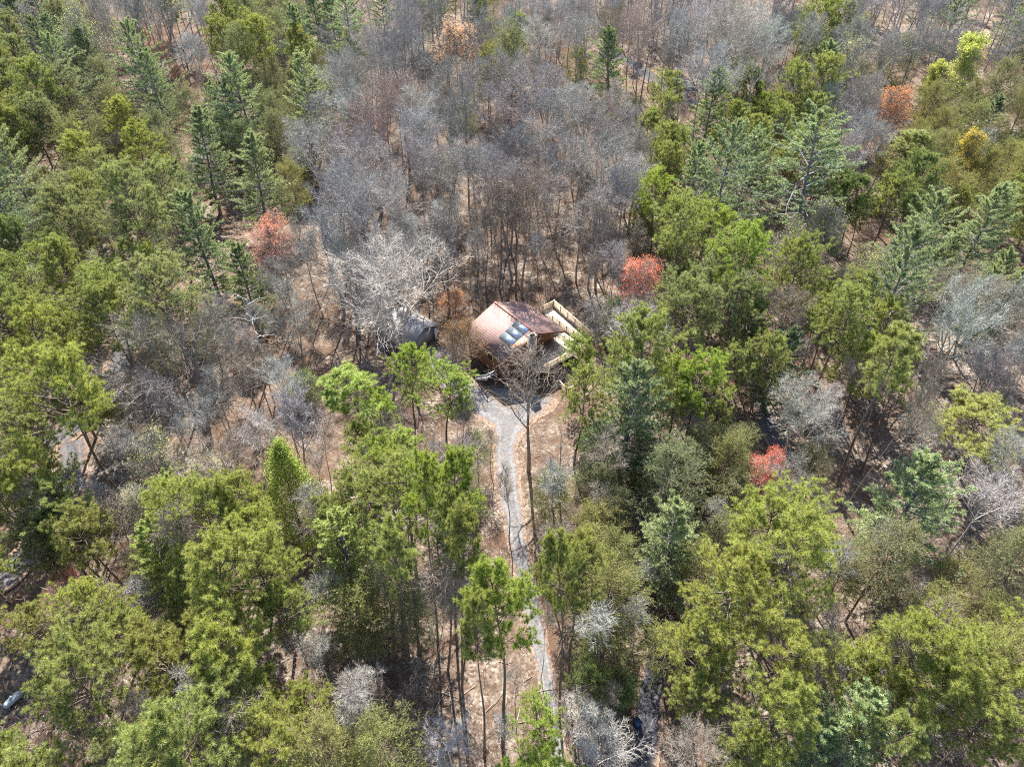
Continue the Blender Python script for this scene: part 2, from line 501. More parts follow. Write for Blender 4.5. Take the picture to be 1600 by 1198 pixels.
def white_pine(seed, Ht=24., base=.22, R=5.0, gap=.85, r0=.27, irr=.3, tn=9, open_=0.0, upturn=.05):
    rng = np.random.default_rng(seed)
    tb, cb = MB(), MB()
    P, D = trunk_line(rng, Ht * .98, 14, rng.normal(0, .01, 2), .2)
    tubes(tb, P, lin(r0, .03, 14, .85)[None], 8)
    zs = np.arange(Ht * base, Ht * .985, gap)
    S_, D_, L_ = [], [], []
    off = rng.uniform(0, 6.28)
    for z in zs:
        rel = min(1.0, max(0.0, (z / Ht - base) / (1 - base)))
        if rng.uniform() < open_ * (1 - rel):
            continue
        nb = rng.integers(4, 7)
        pz = np.array([np.interp(z, P[0, :, 2], P[0, :, 0]), np.interp(z, P[0, :, 2], P[0, :, 1]), z])
        for b in range(nb):
            az = off + b * 6.283 / nb + rng.normal(0, .25)
            el = .03 + 1.05 * rel ** 2.0 + rng.normal(0, .08)
            prof = (1 - rel) ** .44 * min(1, .6 + rel * 1.7)
            S_.append(pz); D_.append([math.cos(az) * math.cos(el), math.sin(az) * math.cos(el), math.sin(el)])
            L_.append(max(.5, R * prof * (1 + .25 * math.sin(az + seed)) * rng.uniform(1 - irr, 1 + irr * .5)))
        off += .7 + rng.uniform(0, .5)
    S_, D_, L_ = np.array(S_), np.array(D_), np.array(L_)
    P1, D1 = grow(S_, D_, L_, 7, rng, .07, upturn)
    tubes(tb, P1, (.02 + .010 * L_)[:, None] * lin(1, .25, 7)[None], 4)
    m = 12
    phi = np.where(np.arange(m) % 2 == 0, 0.0, np.pi)[None] + rng.normal(0, .35, (len(S_), m))
    s2, d2, t2, par = kids(P1, D1, m, rng, .25, 1.0, .5, .85, phi)
    ln2 = np.clip(L_[par] * .40 * (1.15 - t2) * rng.uniform(.7, 1.25, len(t2)), .3, 1.9)
    d2 = unit(d2 + np.array([0, 0, .10]))
    P2, D2 = grow(s2, d2, ln2, 4, rng, .10, .07)
    tubes(cb, P2, np.full((len(s2), 1), .014) * lin(1, .6, 4)[None], 3, .1)
    s3, d3, t3, p3 = kids(P2, D2, 4, rng, .3, 1.0, .25, .7)
    tip = np.where(t3 > .8, rng.uniform(.15, .75, len(t3)), rng.uniform(0, .15, len(t3)))
    needle_tufts(cb, s3, unit(d3 + np.array([0, 0, .22])), rng, tn, .26, .052, tip, .75)
    needle_tufts(cb, P1[:, -1], unit(D1[:, -1] + np.array([0, 0, .3])), rng, 16, .30, .052, .6, .7)
    return tb, cb, None

def scrub_pine(seed, Ht=17., crown=.68, R=3.7, n=58, r0=.17, droop=0.0, nl=.16, per=14):
    """Fine-needled tree: many thin branches whose short needles sit along the twigs."""
    rng = np.random.default_rng(seed)
    tb, cb = MB(), MB()
    P, D = trunk_line(rng, Ht * .97, 12, rng.normal(0, .02, 2), .35)
    tubes(tb, P, lin(r0, .025, 12, .9)[None], 7)
    s, d, t, _ = kids(P, D, n, rng, 1 - crown, .99, 1.0, 1.1)
    rel = np.clip((t - (1 - crown)) / crown, 0, 1)
    az = np.arange(n) * 2.4 + rng.normal(0, .4, n)
    el = .0 + .95 * rel ** 1.8 + rng.normal(0, .13, n)
    d = np.stack([np.cos(az) * np.cos(el), np.sin(az) * np.cos(el), np.sin(el)], 1)
    prof = np.sqrt(np.clip(1 - ((rel - .28) / .78) ** 2, .04, 1))
    ln = R * prof * (1 + .2 * np.sin(az + seed)) * rng.uniform(.65, 1.15, n)
    P1, D1 = grow(s, d, ln, 6, rng, .12, .06 - droop)
    tubes(tb, P1, (.015 + .008 * ln)[:, None] * lin(1, .3, 6)[None], 4)
    s2, d2, t2, par = kids(P1, D1, 8, rng, .22, 1.0, .45, .95)
    ln2 = np.clip(ln[par] * (.46 - .2 * t2) * rng.uniform(.7, 1.3, len(t2)), .35, 2)
    d2 = unit(d2 * np.array([1, 1, .7]))
    P2, D2 = grow(s2, d2, ln2, 4, rng, .14, .05)
    tubes(cb, P2, np.full((len(s2), 1), .013) * lin(1, .6, 4)[None], 3, .35)
    s3, d3, t3, par3 = kids(P2, D2, 5, rng, .2, 1.0, .4, .9)
    ln3 = rng.uniform(.35, .75, len(t3))
    d3 = unit(d3 * np.array([1, 1, .8]) + np.array([0, 0, .12]))
    blades(cb, s3, d3, ln3, .022, rng, .4)
    k = len(s3)
    dd = np.repeat(d3, per, 0)
    u = rng.uniform(.15, 1.05, (k * per, 1))
    st = np.repeat(s3, per, 0) + dd * u * np.repeat(ln3, per)[:, None]
    nd = unit(dd * .6 + unit(rng.normal(0, 1, (k * per, 3))))
    ti = np.clip(np.repeat(rng.uniform(0, 1, k), per) + rng.normal(0, .15, k * per), 0, 1)
    blades(cb, st, nd, rng.uniform(.7, 1.3, k * per) * nl, .046, rng, ti, np.clip((u[:, 0] - .6) * .6, 0, .3), .35)  # paler needle ends, sunlit highlights painted over the new growth
    return tb, cb, None

def leafy(seed, Ht, R, cone, n=520, per=34, size=.15, base=.06, r0=.16, shell=.45):
    """Broad-leaved evergreen: leaf sprays through a cone or a dome."""
    rng = np.random.default_rng(seed)
    tb, cb = MB(), MB()
    P, D = trunk_line(rng, Ht * .93, 8, rng.normal(0, .01, 2), .1)
    tubes(tb, P, lin(r0, .02, 8)[None], 6)
    rel = rng.uniform(0, 1, n) ** (1.35 if cone else 1.0)
    az = rng.uniform(0, 6.283, n)
    prof = ((1 - rel) ** .8 * np.minimum(1, .72 + rel * 1.6)) if cone else np.sqrt(np.clip(1 - ((rel - .42) / .62) ** 2, .03, 1))
    prof = prof * (1 + .20 * np.sin(az * 3 + seed + rel * 9) + .14 * np.sin(az * 5 - rel * 17))
    rad = R * prof * np.where(rng.uniform(0, 1, n) < .7, rng.uniform(.8, 1.06, n), rng.uniform(shell, .9, n))
    z = Ht * (base + (1 - base) * rel)
    c = np.stack([rad * np.cos(az), rad * np.sin(az), z], 1)
    q = np.stack([np.zeros(n), np.zeros(n), np.clip(z - rad * .55, .3, Ht * .92)], 1)
    d = unit(c - q)
    Pb = q[:, None] + (c - q)[:, None] * np.linspace(0, 1, 4)[None, :, None]
    sub = rng.choice(n, min(n, 130), False)
    tubes(tb, Pb[sub], np.full((len(sub), 1), .028) * lin(1, .3, 4)[None], 3)
    cs = np.repeat(c, per, 0); dd = np.repeat(d, per, 0)
    o = rng.normal(0, .26, (n * per, 3)) + dd * rng.normal(.05, .22, (n * per, 1))
    ti = np.clip(np.repeat(rng.uniform(0, 1, n), per) + rng.normal(0, .18, n * per), 0, 1)
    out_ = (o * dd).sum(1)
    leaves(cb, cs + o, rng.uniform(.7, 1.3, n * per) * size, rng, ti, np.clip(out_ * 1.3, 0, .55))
    return tb, cb, None

def snag(seed, Ht=15., r0=.2):
    rng = np.random.default_rng(seed)
    tb, cb = MB(), MB()
    P, D = trunk_line(rng, Ht, 10, rng.normal(0, .03, 2), .3)
    tubes(tb, P, lin(r0, .05, 10)[None], 7)
    s, d, t, _ = kids(P, D, 12, rng, .4, .98, .7, 1.3)
    ln = rng.uniform(1.2, 3.4, 12)
    P1, D1 = grow(s, d, ln, 6, rng, .2, .04)
    tubes(tb, P1, np.full((12, 1), .07) * lin(1, .3, 6)[None], 4)
    s, d, t, _ = kids(P1, D1, 5, rng, .3, 1, .4, .9)
    P2, D2 = grow(s, d, rng.uniform(.5, 1.4, len(s)), 4, rng, .2, .02)
    tubes(cb, P2, np.full((len(s), 1), .03) * lin(1, .4, 4)[None], 3)
    return tb, cb, None

PROTO = {}
def proto(key, res, mat, Ht, Wd, cz, kind, cat, crown='crown'):
    tb, cb, lb = res
    V = np.concatenate((lb or cb).v)
    Wd = 2 * np.percentile(np.hypot(V[:, 0], V[:, 1]), 80 if key == 'W' else 91)
    cz = np.percentile(V[:, 2], 55) / Ht
    PROTO.setdefault(key, []).append(dict(trunk=tb.mesh(kind + "_trunk", M['bark'], False, True),
        crown=cb.mesh(kind + "_crown", M[mat]), bud=lb.mesh(kind + "_buds", M['bud']) if lb else None,
        H=Ht, W=Wd, cz=cz, kind=kind, cat=cat, wood=mat == 'bark'))

for i, (h_, c_, r_, n_) in enumerate([(22, .44, 4.6, 56), (24, .40, 4.4, 52), (21, .50, 4.8, 58), (22, .36, 5.2, 52), (19, .56, 4.2, 56)]):
    proto('L', pine(100 + i, h_, c_, r_, n_), 'needle', h_, r_ * 2.0, 1 - c_ * .52, 'pine_tree', 'pine')
for i, (h_, c_, r_, n_) in enumerate([(28, .27, 2.9, 34), (30, .24, 2.7, 32), (27, .30, 3.2, 36)]):
    proto('N', pine(150 + i, h_, c_, r_, n_, .22, .4), 'needle', h_, r_ * 2.0, 1 - c_ * .52, 'pine_tree', 'pine')
for i, (h_, b_, r_, g_, o_) in enumerate([(19, .22, 5.4, .80, .05), (17, .14, 5.0, .70, .0), (22, .32, 6.2, .95, .25), (15, .10, 4.6, .66, .0)]):
    proto('W', white_pine(200 + i, h_, b_, r_, g_, .27, .5, 11, o_), 'soft', h_, r_ * 1.9, .62 + b_ * .3, 'white_pine_tree', 'white pine')
for i, (h_, c_, r_, n_, dr) in enumerate([(15, .70, 4.1, 70, 0), (13, .78, 3.8, 68, .03), (17, .62, 4.4, 72, .05), (14, .72, 4.3, 66, -.02)]):
    proto('V', scrub_pine(300 + i, h_, c_, r_, n_, .17, dr), 'fine', h_, r_ * 2.0, 1 - c_ * .55, 'scrub_pine_tree', 'scrub pine')
BARE = [(22, 4.6, 10, .58, 1), (24, 5.0, 11, .62, 1), (19, 4.4, 10, .50, 1), (22, 5.4, 11, .55, 1), (20, 4.8, 12, .5, 2), (25, 4.8, 10, .66, 1)]
for i, (h_, r_, l_, f_, m_) in enumerate(BARE):
    proto('B', bare_tree(400 + i, h_, r_, l_, f_, multi=m_), 'bark', h_, r_ * 2.1, .72, 'bare_tree', 'bare tree')
for i, (h_, r_, l_, f_, m_) in enumerate([(19, 7.0, 14, .28, 1), (20, 7.5, 15, .25, 3), (18, 6.5, 13, .3, 2)]):
    proto('S', bare_tree(450 + i, h_, r_, l_, f_, (.55, 1.0), .3, 1.15, .5, m_), 'bark', h_, r_ * 2.2, .62, 'bare_tree', 'bare tree')
proto('T', bare_tree(470, 25, 6.0, 12, .42, (.5, 1.0), .30, .95, .3), 'bark', 25, 12, .7, 'bare_tree', 'bare tree')
for i, (h_, r_, l_, f_) in enumerate([(19, 2.3, 8, .62), (21, 2.6, 9, .66), (15, 2.1, 8, .55), (18, 2.5, 9, .60)]):
    proto('P', bare_tree(480 + i, h_, r_, l_, f_, (.35, .7), .11, .8, .45), 'bark', h_, r_ * 2.1, .72, 'slender_tree', 'slender tree')
for i, (h_, r_, l_, f_) in enumerate([(17, 4.0, 11, .35), (15, 3.6, 11, .3), (16, 4.2, 12, .32)]):
    proto('G', bare_tree(500 + i, h_, r_, l_, f_, (.45, .9), .16, 1.0, .35, 1, (3, .17, .55)), 'bark', h_, r_ * 2.1, .66, 'budding_tree', 'budding tree')
for i, (h_, r_, l_, f_) in enumerate([(14, 4.2, 11, .34), (12, 3.8, 11, .30)]):
    proto('R', bare_tree(520 + i, h_, r_, l_, f_, (.45, .85), .14, 1.0, .3, 1, (6, .165, .85)), 'bark', h_, r_ * 2.1, .64, 'red_maple', 'maple')
for i in range(2):
    proto('Y', bare_tree(540 + i, 16, 3.2, 13, .2, (.35, .7), .15, 1.0, .3, 1, (6, .22, 1.0)), 'bark', 16, 6.6, .6, 'yellow_tree', 'tree')
proto('C', leafy(600, 15, 3.9, True, 620, 44, .17), 'leaf', 15, 6.6, .5, 'cone_evergreen_tree', 'evergreen')
for i in range(2):
    proto('K', leafy(610 + i, 6 + i, 2.3, False, 260, 34, .17, .08, .1), 'leaf', 6 + i, 4.8, .55, 'holly_shrub', 'shrub')
for i in range(2):
    proto('D', snag(620 + i, 15 + i), 'bark', 15 + i, 5.5, .75, 'dead_tree', 'dead tree')

THINGS = []
USED = []                                   # x, y, crown radius

def jit(c, a=.14):
    k = 1 + random.uniform(-a, a)
    return (c[0] * k * (1 + random.uniform(-a, a) * .5), c[1] * k, c[2] * k * (1 + random.uniform(-a, a) * .5), 1)

GREEN = {'L': (.105, .150, .030), 'W': (.060, .125, .062), 'V': (.105, .125, .045), 'C': (.075, .150, .030), 'K': (.045, .095, .025)}
TONES = {                                   # leaf colours found in the photograph, by name
    'yellow green': (.190, .200, .050), 'mid green': (.145, .165, .055), 'grey green': (.130, .145, .082), 'dark green': (.060, .098, .045), 'bright green': (.155, .210, .034),
    'blue green': (.088, .140, .078), 'dark blue green': (.040, .085, .060), 'pale green': (.160, .205, .110), 'mint green': (.140, .205, .115),
    'olive': (.155, .155, .055), 'dusty olive': (.140, .142, .080), 'lime': (.200, .250, .045),
    'chartreuse': (.56, .60, .13), 'pale lime': (.44, .45, .17), 'crimson': (.72, .085, .06), 'coral': (.74, .20, .16), 'pink': (.66, .28, .24), 'salmon': (.78, .46, .34),
    'orange': (.75, .30, .13), 'ochre': (.66, .52, .08), 'rust brown': (.34, .15, .06)}
BARKS = {'grey': (.315, .302, .280), 'purple grey': (.262, .246, .235), 'brown grey': (.240, .204, .168), 'pale grey': (.405, .392, .365), 'reddish grey': (.292, .235, .208), 'silver': (.48, .465, .435)}
LEAF_GAIN = {'N': 1.45, 'L': 1.6, 'W': 1.6, 'V': 1.55, 'C': 1.35, 'K': 1.2}
DEF_TONE = {'N': ['bright green', 'mid green'], 'L': ['yellow green', 'mid green', 'mid green', 'grey green', 'bright green'], 'W': ['blue green', 'blue green', 'pale green'], 'V': ['olive', 'dusty olive', 'grey green'],
            'C': ['bright green'], 'K': ['dark green'], 'G': ['pale lime'], 'R': ['crimson'], 'Y': ['chartreuse']}

def link(o):
    COL.objects.link(o)
    return o

def tree(key, x, y, s, sz=None, tone=None, bark=None, var=None, label=None, rot=None, tilt=0.0, reg=True):
    pr = PROTO[key][random.randrange(len(PROTO[key])) if var is None else var]
    e = link(bpy.data.objects.new(pr['kind'], None))
    e.empty_display_size = .3
    e.location = (x, y, height(x, y) - .08)
    e.rotation_euler = (random.gauss(0, .02) + tilt, random.gauss(0, .02), random.uniform(0, 6.283) if rot is None else rot)
    sz = s * random.uniform(.93, 1.08) if sz is None else sz
    e.scale = (s, s, sz)
    e['category'] = pr['cat']
    if tone is None and key in DEF_TONE:
        tone = random.choice(DEF_TONE[key])
    if bark is None:
        bark = random.choice(['grey', 'grey', 'purple grey', 'brown grey', 'pale grey']) if pr['wood'] else None
    bc = jit(BARKS[bark]) if bark else ((.15, .115, .09, 1) if key != 'W' else (.17, .16, .16, 1))
    for nm, me in (('trunk', pr['trunk']), ('crown', pr['crown']), ('buds', pr['bud'])):
        if me is None:
            continue
        o = link(bpy.data.objects.new(nm, me))
        o.parent = e
        o.color = bc if nm == 'trunk' or (nm == 'crown' and pr['wood']) else jit(tuple(v * LEAF_GAIN.get(key, 1.0) for v in TONES[tone]))
    if reg:
        USED.append((x, y, pr['W'] * s * .5))
    z = height(x, y) + pr['H'] * sz * pr['cz']
    px, py, dep = proj(x, y, z)
    THINGS.append(dict(o=e, key=key, kind=pr['kind'], cat=pr['cat'], tone=tone, bark=bark, px=px, py=py, w=F * pr['W'] * s / dep, h=pr['H'] * sz, label=label))
    return e

def by_crown(key, px, py, w, tone=None, bark=None, var=None, label=None, smin=.45, smax=1.35, sz=1.0, tilt=0.0):
    """A tree whose crown stands where the photograph shows it: its width gives its size, size and sight line give its place."""
    v = random.randrange(len(PROTO[key])) if var is None else var
    pr = PROTO[key][v]
    s = 1.0
    for _ in range(12):
        P = at(px, py, pr['H'] * s * sz * pr['cz'])
        d = proj(*P)[2]
        s = s * .5 + .5 * min(smax, max(smin, w * d / F / pr['W']))
    P = at(px, py, pr['H'] * s * sz * pr['cz'])
    return tree(key, P[0], P[1], s, s * sz, tone, bark, v, label, tilt=tilt)

# ------------------------------------------------------------------ ground, drive, roads
def grid_sheet(name, xs, ys, mat):
    nx, ny = len(xs), len(ys)
    V = np.array([(x, y, height(x, y)) for y in ys for x in xs], np.float32)
    i = np.arange(ny - 1)[:, None] * nx + np.arange(nx - 1)[None]
    Fc = np.concatenate([np.stack([i, i + 1, i + nx + 1], -1).reshape(-1, 3), np.stack([i, i + nx + 1, i + nx], -1).reshape(-1, 3)])
    mb = MB(); mb.add(V, Fc)
    o = link(bpy.data.objects.new(name, mb.mesh(name, mat, False, True)))
    o['kind'] = 'structure'
    return o
XS = np.concatenate([np.arange(-700, -160, 20.), np.arange(-160, 160.1, 2.5), np.arange(180, 701, 20.)])
YS = np.concatenate([np.arange(-60, 0, 10.), np.arange(0, 300, 2.5), np.arange(300, 1000, 20.)])
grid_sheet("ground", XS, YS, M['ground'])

def ribbon(name, pts, mat, lift):
    """A strip of paving over the ground through (x, y, width) points."""
    p = np.array(pts, float)
    tt = np.concatenate([[0], np.cumsum(np.linalg.norm(np.diff(p[:, :2], axis=0), axis=1))])
    n = max(8, int(tt[-1] / 1.0))
    t = np.linspace(0, tt[-1], n)
    # rounded corners: a short running mean over the dense line
    q = np.stack([np.interp(t, tt, p[:, k]) for k in range(3)], 1)
    for _ in range(6):
        q[1:-1] = (q[:-2] + 2 * q[1:-1] + q[2:]) / 4
    d = unit(np.gradient(q[:, :2], axis=0))
    nrm = np.stack([-d[:, 1], d[:, 0]], 1)
    rng = np.random.default_rng(len(name))
    K = 7
    V = []
    for i in range(n):
        eL = 1 + rng.normal(0, .035) + .09 * math.sin(i * .37) + .06 * math.sin(i * .9 + 1)
        eR = 1 + rng.normal(0, .035) + .09 * math.sin(i * .31 + 2) + .06 * math.sin(i * .83)
        for j in range(K):
            u = (j / (K - 1) - .5)
            c = q[i, :2] + nrm[i] * q[i, 2] * u * (eL if u < 0 else eR)
            V.append((c[0], c[1], height(c[0], c[1]) + lift))
    i = np.arange(n - 1)[:, None] * K + np.arange(K - 1)[None]
    Fc = np.concatenate([np.stack([i, i + 1, i + K + 1], -1).reshape(-1, 3), np.stack([i, i + K + 1, i + K], -1).reshape(-1, 3)])[:, ::-1]
    mb = MB(); mb.add(np.array(V), Fc, np.tile(np.abs(np.linspace(-1, 1, K)), n))
    o = link(bpy.data.objects.new(name, mb.mesh(name, mat, True, True)))
    o['kind'] = 'structure'
    return q

PAVED = []
def road_px(name, pts, mat, lift):
    w = []
    for px, py, wd in pts:
        P = at(px, py)
        w.append((P[0], P[1], wd))
    PAVED.append(ribbon(name, w, mat, lift))
PAVED.append(ribbon("driveway", [(1.5, 84.5, 12), (.4, 80.5, 11), (-.4, 77.3, 6.6), (-1.2, 73.4, 4.0), (-.7, 66, 3.7), (.2, 59.5, 3.1), (.9, 54, 2.9), (2.3, 46, 2.5), (3.6, 39, 2.2), (4.5, 32, 2.0), (5.0, 20, 2.0), (5.5, -10, 2.0)], M['drive'], .05))
PAVED.append(ribbon("garage_apron", [(-1, 78.5, 5), (-5.5, 82.2, 6), (-10, 87.5, 7), (-12.3, 92.5, 6.5), (-13, 96, 6)], M['drive'], .058))
road_px("lane", [(-120, 760, 5), (10, 712, 5), (85, 690, 5), (140, 645, 5), (178, 590, 5), (205, 520, 5), (240, 395, 5), (288, 280, 5), (350, 182, 5), (420, 110, 5)], M['lane'], .14)
road_px("lane_spur", [(112, 690, 4), (118, 740, 4), (85, 800, 4), (45, 870, 4.5), (5, 905, 4.5), (-80, 960, 4.5)], M['lane'], .148)
road_px("side_road", [(1300, 800, 3.2), (1245, 735, 3.2), (1208, 690, 3.2), (1186, 620, 3.2), (1157, 500, 3.2), (1108, 392, 3.2), (1090, 340, 3)], M['lane'], .14)
road_px("far_lane", [(1090, 165, 5), (1045, 140, 5), (1008, 118, 6), (985, 95, 6), (940, 85, 5)], M['lane'], .148)
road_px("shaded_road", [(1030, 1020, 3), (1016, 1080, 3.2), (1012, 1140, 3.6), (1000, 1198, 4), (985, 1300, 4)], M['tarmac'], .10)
PV = np.concatenate(PAVED)

# ------------------------------------------------------------------ built things
def box(mb, c, size, ax=(1, 0, 0), ay=(0, 1, 0), az=(0, 0, 1)):
    c, ax, ay, az = (np.array(v, float) for v in (c, ax, ay, az))
    V = [c + ax * size[0] * i / 2 + ay * size[1] * j / 2 + az * size[2] * k / 2 for i in (-1, 1) for j in (-1, 1) for k in (-1, 1)]
    Fc = []
    for q in ((0, 1, 3, 2), (4, 6, 7, 5), (0, 4, 5, 1), (2, 3, 7, 6), (0, 2, 6, 4), (1, 5, 7, 3)):
        Fc += [(q[0], q[1], q[2]), (q[0], q[2], q[3])]
    mb.add(V, Fc)

def bar(mb, a, b, w, h):
    """A squared timber from a to b."""
    a, b = np.array(a, float), np.array(b, float)
    d = unit(b - a)
    up = np.array([0, 0, 1.0]) if abs(d[2]) < .95 else np.array([1.0, 0, 0])
    sx = unit(np.cross(up, d)); sy = np.cross(d, sx)
    box(mb, (a + b) / 2, (np.linalg.norm(b - a), w, h), d, sx, sy)

def poly(mb, pts, th):
    """A flat panel with a thickness below it."""
    p = np.array(pts, float)
    n = unit(np.cross(p[1] - p[0], p[2] - p[0]))
    k = len(p)
    V = np.concatenate([p, p - n * th])
    Fc = [(0, i, i + 1) for i in range(1, k - 1)] + [(k, k + i + 1, k + i) for i in range(1, k - 1)]
    for i in range(k):
        j = (i + 1) % k
        Fc += [(i, k + i, k + j), (i, k + j, j)]
    mb.add(V, Fc)

def part(name, mb, mat, parent, label=None):
    o = link(bpy.data.objects.new(name, mb.mesh(name, mat, False)))
    o.parent = parent
    if label:
        o['label'] = label
    return o

def thing(name, label, cat, loc, rot=0.0, group=None):
    o = link(bpy.data.objects.new(name, None))
    o.location = loc; o.rotation_euler = (0, 0, rot); o.empty_display_size = .3
    o['label'] = label; o['category'] = cat
    if group:
        o['group'] = group
    return o

# house axes: local x along the ridge towards the back, local y square to it. Rotation: local x = (-.61, .79)
HA = math.atan2(.785, -.62)
O2 = Vector((-1.6, 85.8))
house = thing("house", "red roofed house among the bare trees with a glazed panel in its roof", "house", (O2.x, O2.y, 0), HA)
# local frame: x back along the eaves, y towards the front eave's left... (y = -1 side is towards the deck)
LN, WD, ZE, ZR = 10.6, 13.4, 5.1, 8.0
def hp(a, b, z):
    """a metres back from the front gable, b metres from the near eave to the far one."""
    return (a, -b, z)
mb = MB()
poly(mb, [hp(0, 0, ZE), hp(-.35, WD / 2, ZR), hp(LN, WD / 2, ZR), hp(LN, 0, ZE)], .22)
poly(mb, [hp(-.35, WD / 2, ZR), hp(0, WD, ZE), hp(LN, WD, ZE), hp(LN, WD / 2, ZR)], .22)
# ZR edge is shared; a ridge cap covers the joint
roof = part("roof", mb, None or M['roof'], house)
# courses run along the eaves: turn the stripe axis (object y) for the roof
M['roof2'] = plain("red_shingle_courses", (.31, .20, .182), .85, .32, .9, 0, (1, 2.7, .75))
roof.data.materials[0] = M['roof2']
mb = MB(); bar(mb, hp(-.3, WD / 2, ZR + .03), hp(LN, WD / 2, ZR + .03), .34, .09)
part("ridge_cap", mb, M['roof'], house)
mb = MB()
IN = .7
for b in (IN, WD - IN):
    box(mb, hp(LN / 2 + .75, b, (ZE - .1) / 2), (LN - 2.9, .2, ZE - .1))
box(mb, hp(LN - .7, WD / 2, ZE / 2), (.2, WD - 2 * IN - .2, ZE - .25))
gx = 2.1
poly(mb, [hp(gx, IN + .1, 0), hp(gx, WD - IN - .1, 0), hp(gx, WD - IN - .1, ZE), hp(gx, WD / 2, ZR - .35), hp(gx, IN + .1, ZE)][::-1], .2)
poly(mb, [hp(LN - .62, IN + .1, ZE - .12), hp(LN - .62, WD - IN - .1, ZE - .12), hp(LN - .62, WD / 2, ZR - .35)], .1)
part("wall", mb, M['wood'], house)
for b, z, w, h_ in ((4.0, 4.0, 2.2, 1.9), (8.6, 4.0, 2.4, 1.9), (10.9, 4.0, 1.3, 1.9), (4.2, 1.2, 2.2, 1.4), (8.4, 1.2, 2.6, 1.8)):
    mb = MB(); box(mb, hp(gx - .04, b, z), (.08, w + .24, h_ + .24))
    wf = part("window", mb, M['white'], house)
    mb = MB(); box(mb, hp(gx - .09, b, z), (.05, w, h_))
    part("pane", mb, M['win'], wf)
for a in (4.0, 7.0):
    mb = MB(); box(mb, hp(a, IN - .12, 3.6), (1.5, .08, 1.3))
    wf = part("window", mb, M['white'], house)
    mb = MB(); box(mb, hp(a, IN - .17, 3.6), (1.3, .05, 1.1))
    part("pane", mb, M['win'], wf)
# fascia boards along the front rakes and eaves
mb = MB()
bar(mb, hp(-.03, -.02, ZE - .13), hp(-.40, WD / 2, ZR - .13), .06, .3)
bar(mb, hp(-.40, WD / 2, ZR - .13), hp(-.03, WD + .02, ZE - .13), .06, .3)
bar(mb, hp(0, -.05, ZE - .14), hp(LN, -.05, ZE - .14), .06, .24)
bar(mb, hp(0, WD + .05, ZE - .14), hp(LN, WD + .05, ZE - .14), .06, .24)
part("fascia", mb, M['wood'], house)
# glazed roof section on the near slope
def slope(a, b, up):
    return hp(a, b, ZE + (ZR - ZE) * b / (WD / 2) + up)
for k in range(3):
    b0, b1 = 2.7 + k * 1.31, 2.7 + k * 1.31 + 1.27
    mb = MB(); poly(mb, [slope(1.2, b0, .10), slope(1.2, b1, .10), slope(4.3, b1, .10), slope(4.3, b0, .10)], .09)
    part("skylight", mb, M['glass'], house)
mb = MB(); poly(mb, [slope(-.1, 2.6, .05), slope(-.25, 5.2, .05), slope(1.1, 5.2, .05), slope(1.1, 2.6, .05)], .04)
part("tan_wood_panel", mb, plain("sunlit_tan_wood", (.50, .30, .18), .5, .2, 2), house)  # panel added for an unclear sunlit wooden patch, its lit tan in the colour
# chimney of stone in front of the gable
mb = MB(); box(mb, hp(-1.0, 5.3, 4.3), (.95, 1.25, 8.6))
chim = part("chimney", mb, M['stone'], house)
mb = MB(); box(mb, hp(-1.0, 5.3, 8.66), (1.1, 1.4, .12)); part("cap", mb, M['stone'], chim)
mb = MB(); box(mb, hp(-1.0, 5.3, 8.8), (.5, .7, .22)); part("flue", mb, M['dark'], chim)

# deck round the front and the far side, with its railings
def railing(mb, a, b, zb0, zb1=None, h_=1.05, n=5):
    zb1 = zb0 if zb1 is None else zb1
    a, b = np.array(a, float), np.array(b, float)
    L_ = np.linalg.norm(b - a)
    m = max(2, int(L_ / 1.7) + 1)
    for t in np.linspace(0, 1, m):
        q = a + (b - a) * t; z = zb0 + (zb1 - zb0) * t
        box(mb, (q[0], q[1], z + h_ / 2), (.12, .12, h_))
    for k in range(n):
        z = .18 + k * (h_ - .22) / (n - 1)
        bar(mb, (a[0], a[1], zb0 + z), (b[0], b[1], zb1 + z), .05, .11)
    bar(mb, (a[0], a[1], zb0 + h_ + .03), (b[0], b[1], zb1 + h_ + .03), .16, .05)

deck = thing("deck", "timber deck with slatted railings wrapping the far side of the red roofed house", "deck", (O2.x, O2.y, 0), HA)
ZD = 2.7
mb = MB()
box(mb, hp(-.75, 9.1, ZD - .1), (5.5, 8.6, .2))
box(mb, hp(5.5, 14.25, ZD - .1), (7.0, 2.75, .2))
box(mb, hp(-.75, 14.52, ZD - .1), (5.5, 2.2, .2))
part("floor", mb, M['deck'], deck)
for a, b in ((-3.3, 5.0), (-3.3, 10.5), (-3.3, 15.4), (2, 15.4), (5.8, 15.4), (8.8, 13.2), (8.8, 15.4)):
    mb = MB(); box(mb, hp(a, b, ZD / 2 - .1), (.2, .2, ZD - .2)); part("post", mb, M['rail'], deck)
for a, b, z0, z1 in ((hp(-3.4, 15.7, 0), hp(5.9, 15.7, 0), ZD, ZD), (hp(-3.4, 4.9, 0), hp(-3.4, 10.6, 0), ZD, ZD), (hp(-3.4, 13.0, 0), hp(-3.4, 15.6, 0), ZD, ZD),
                     (hp(9.1, 13.9, 0), hp(9.1, 18.6, 0), ZD, ZD)):
    mb = MB(); railing(mb, a, b, z0, z1); part("railing", mb, M['rail'], deck)
ramp_ = thing("walkway", "sloping timber walkway with tall slatted railings going down beside the deck", "walkway", (O2.x, O2.y, 0), HA)
mb = MB(); poly(mb, [hp(9.0, 15.85, ZD), hp(9.0, 18.6, ZD), hp(-2.5, 18.6, 1.3), hp(-2.5, 15.85, 1.3)][::-1], .15)
part("floor", mb, M['deck'], ramp_)
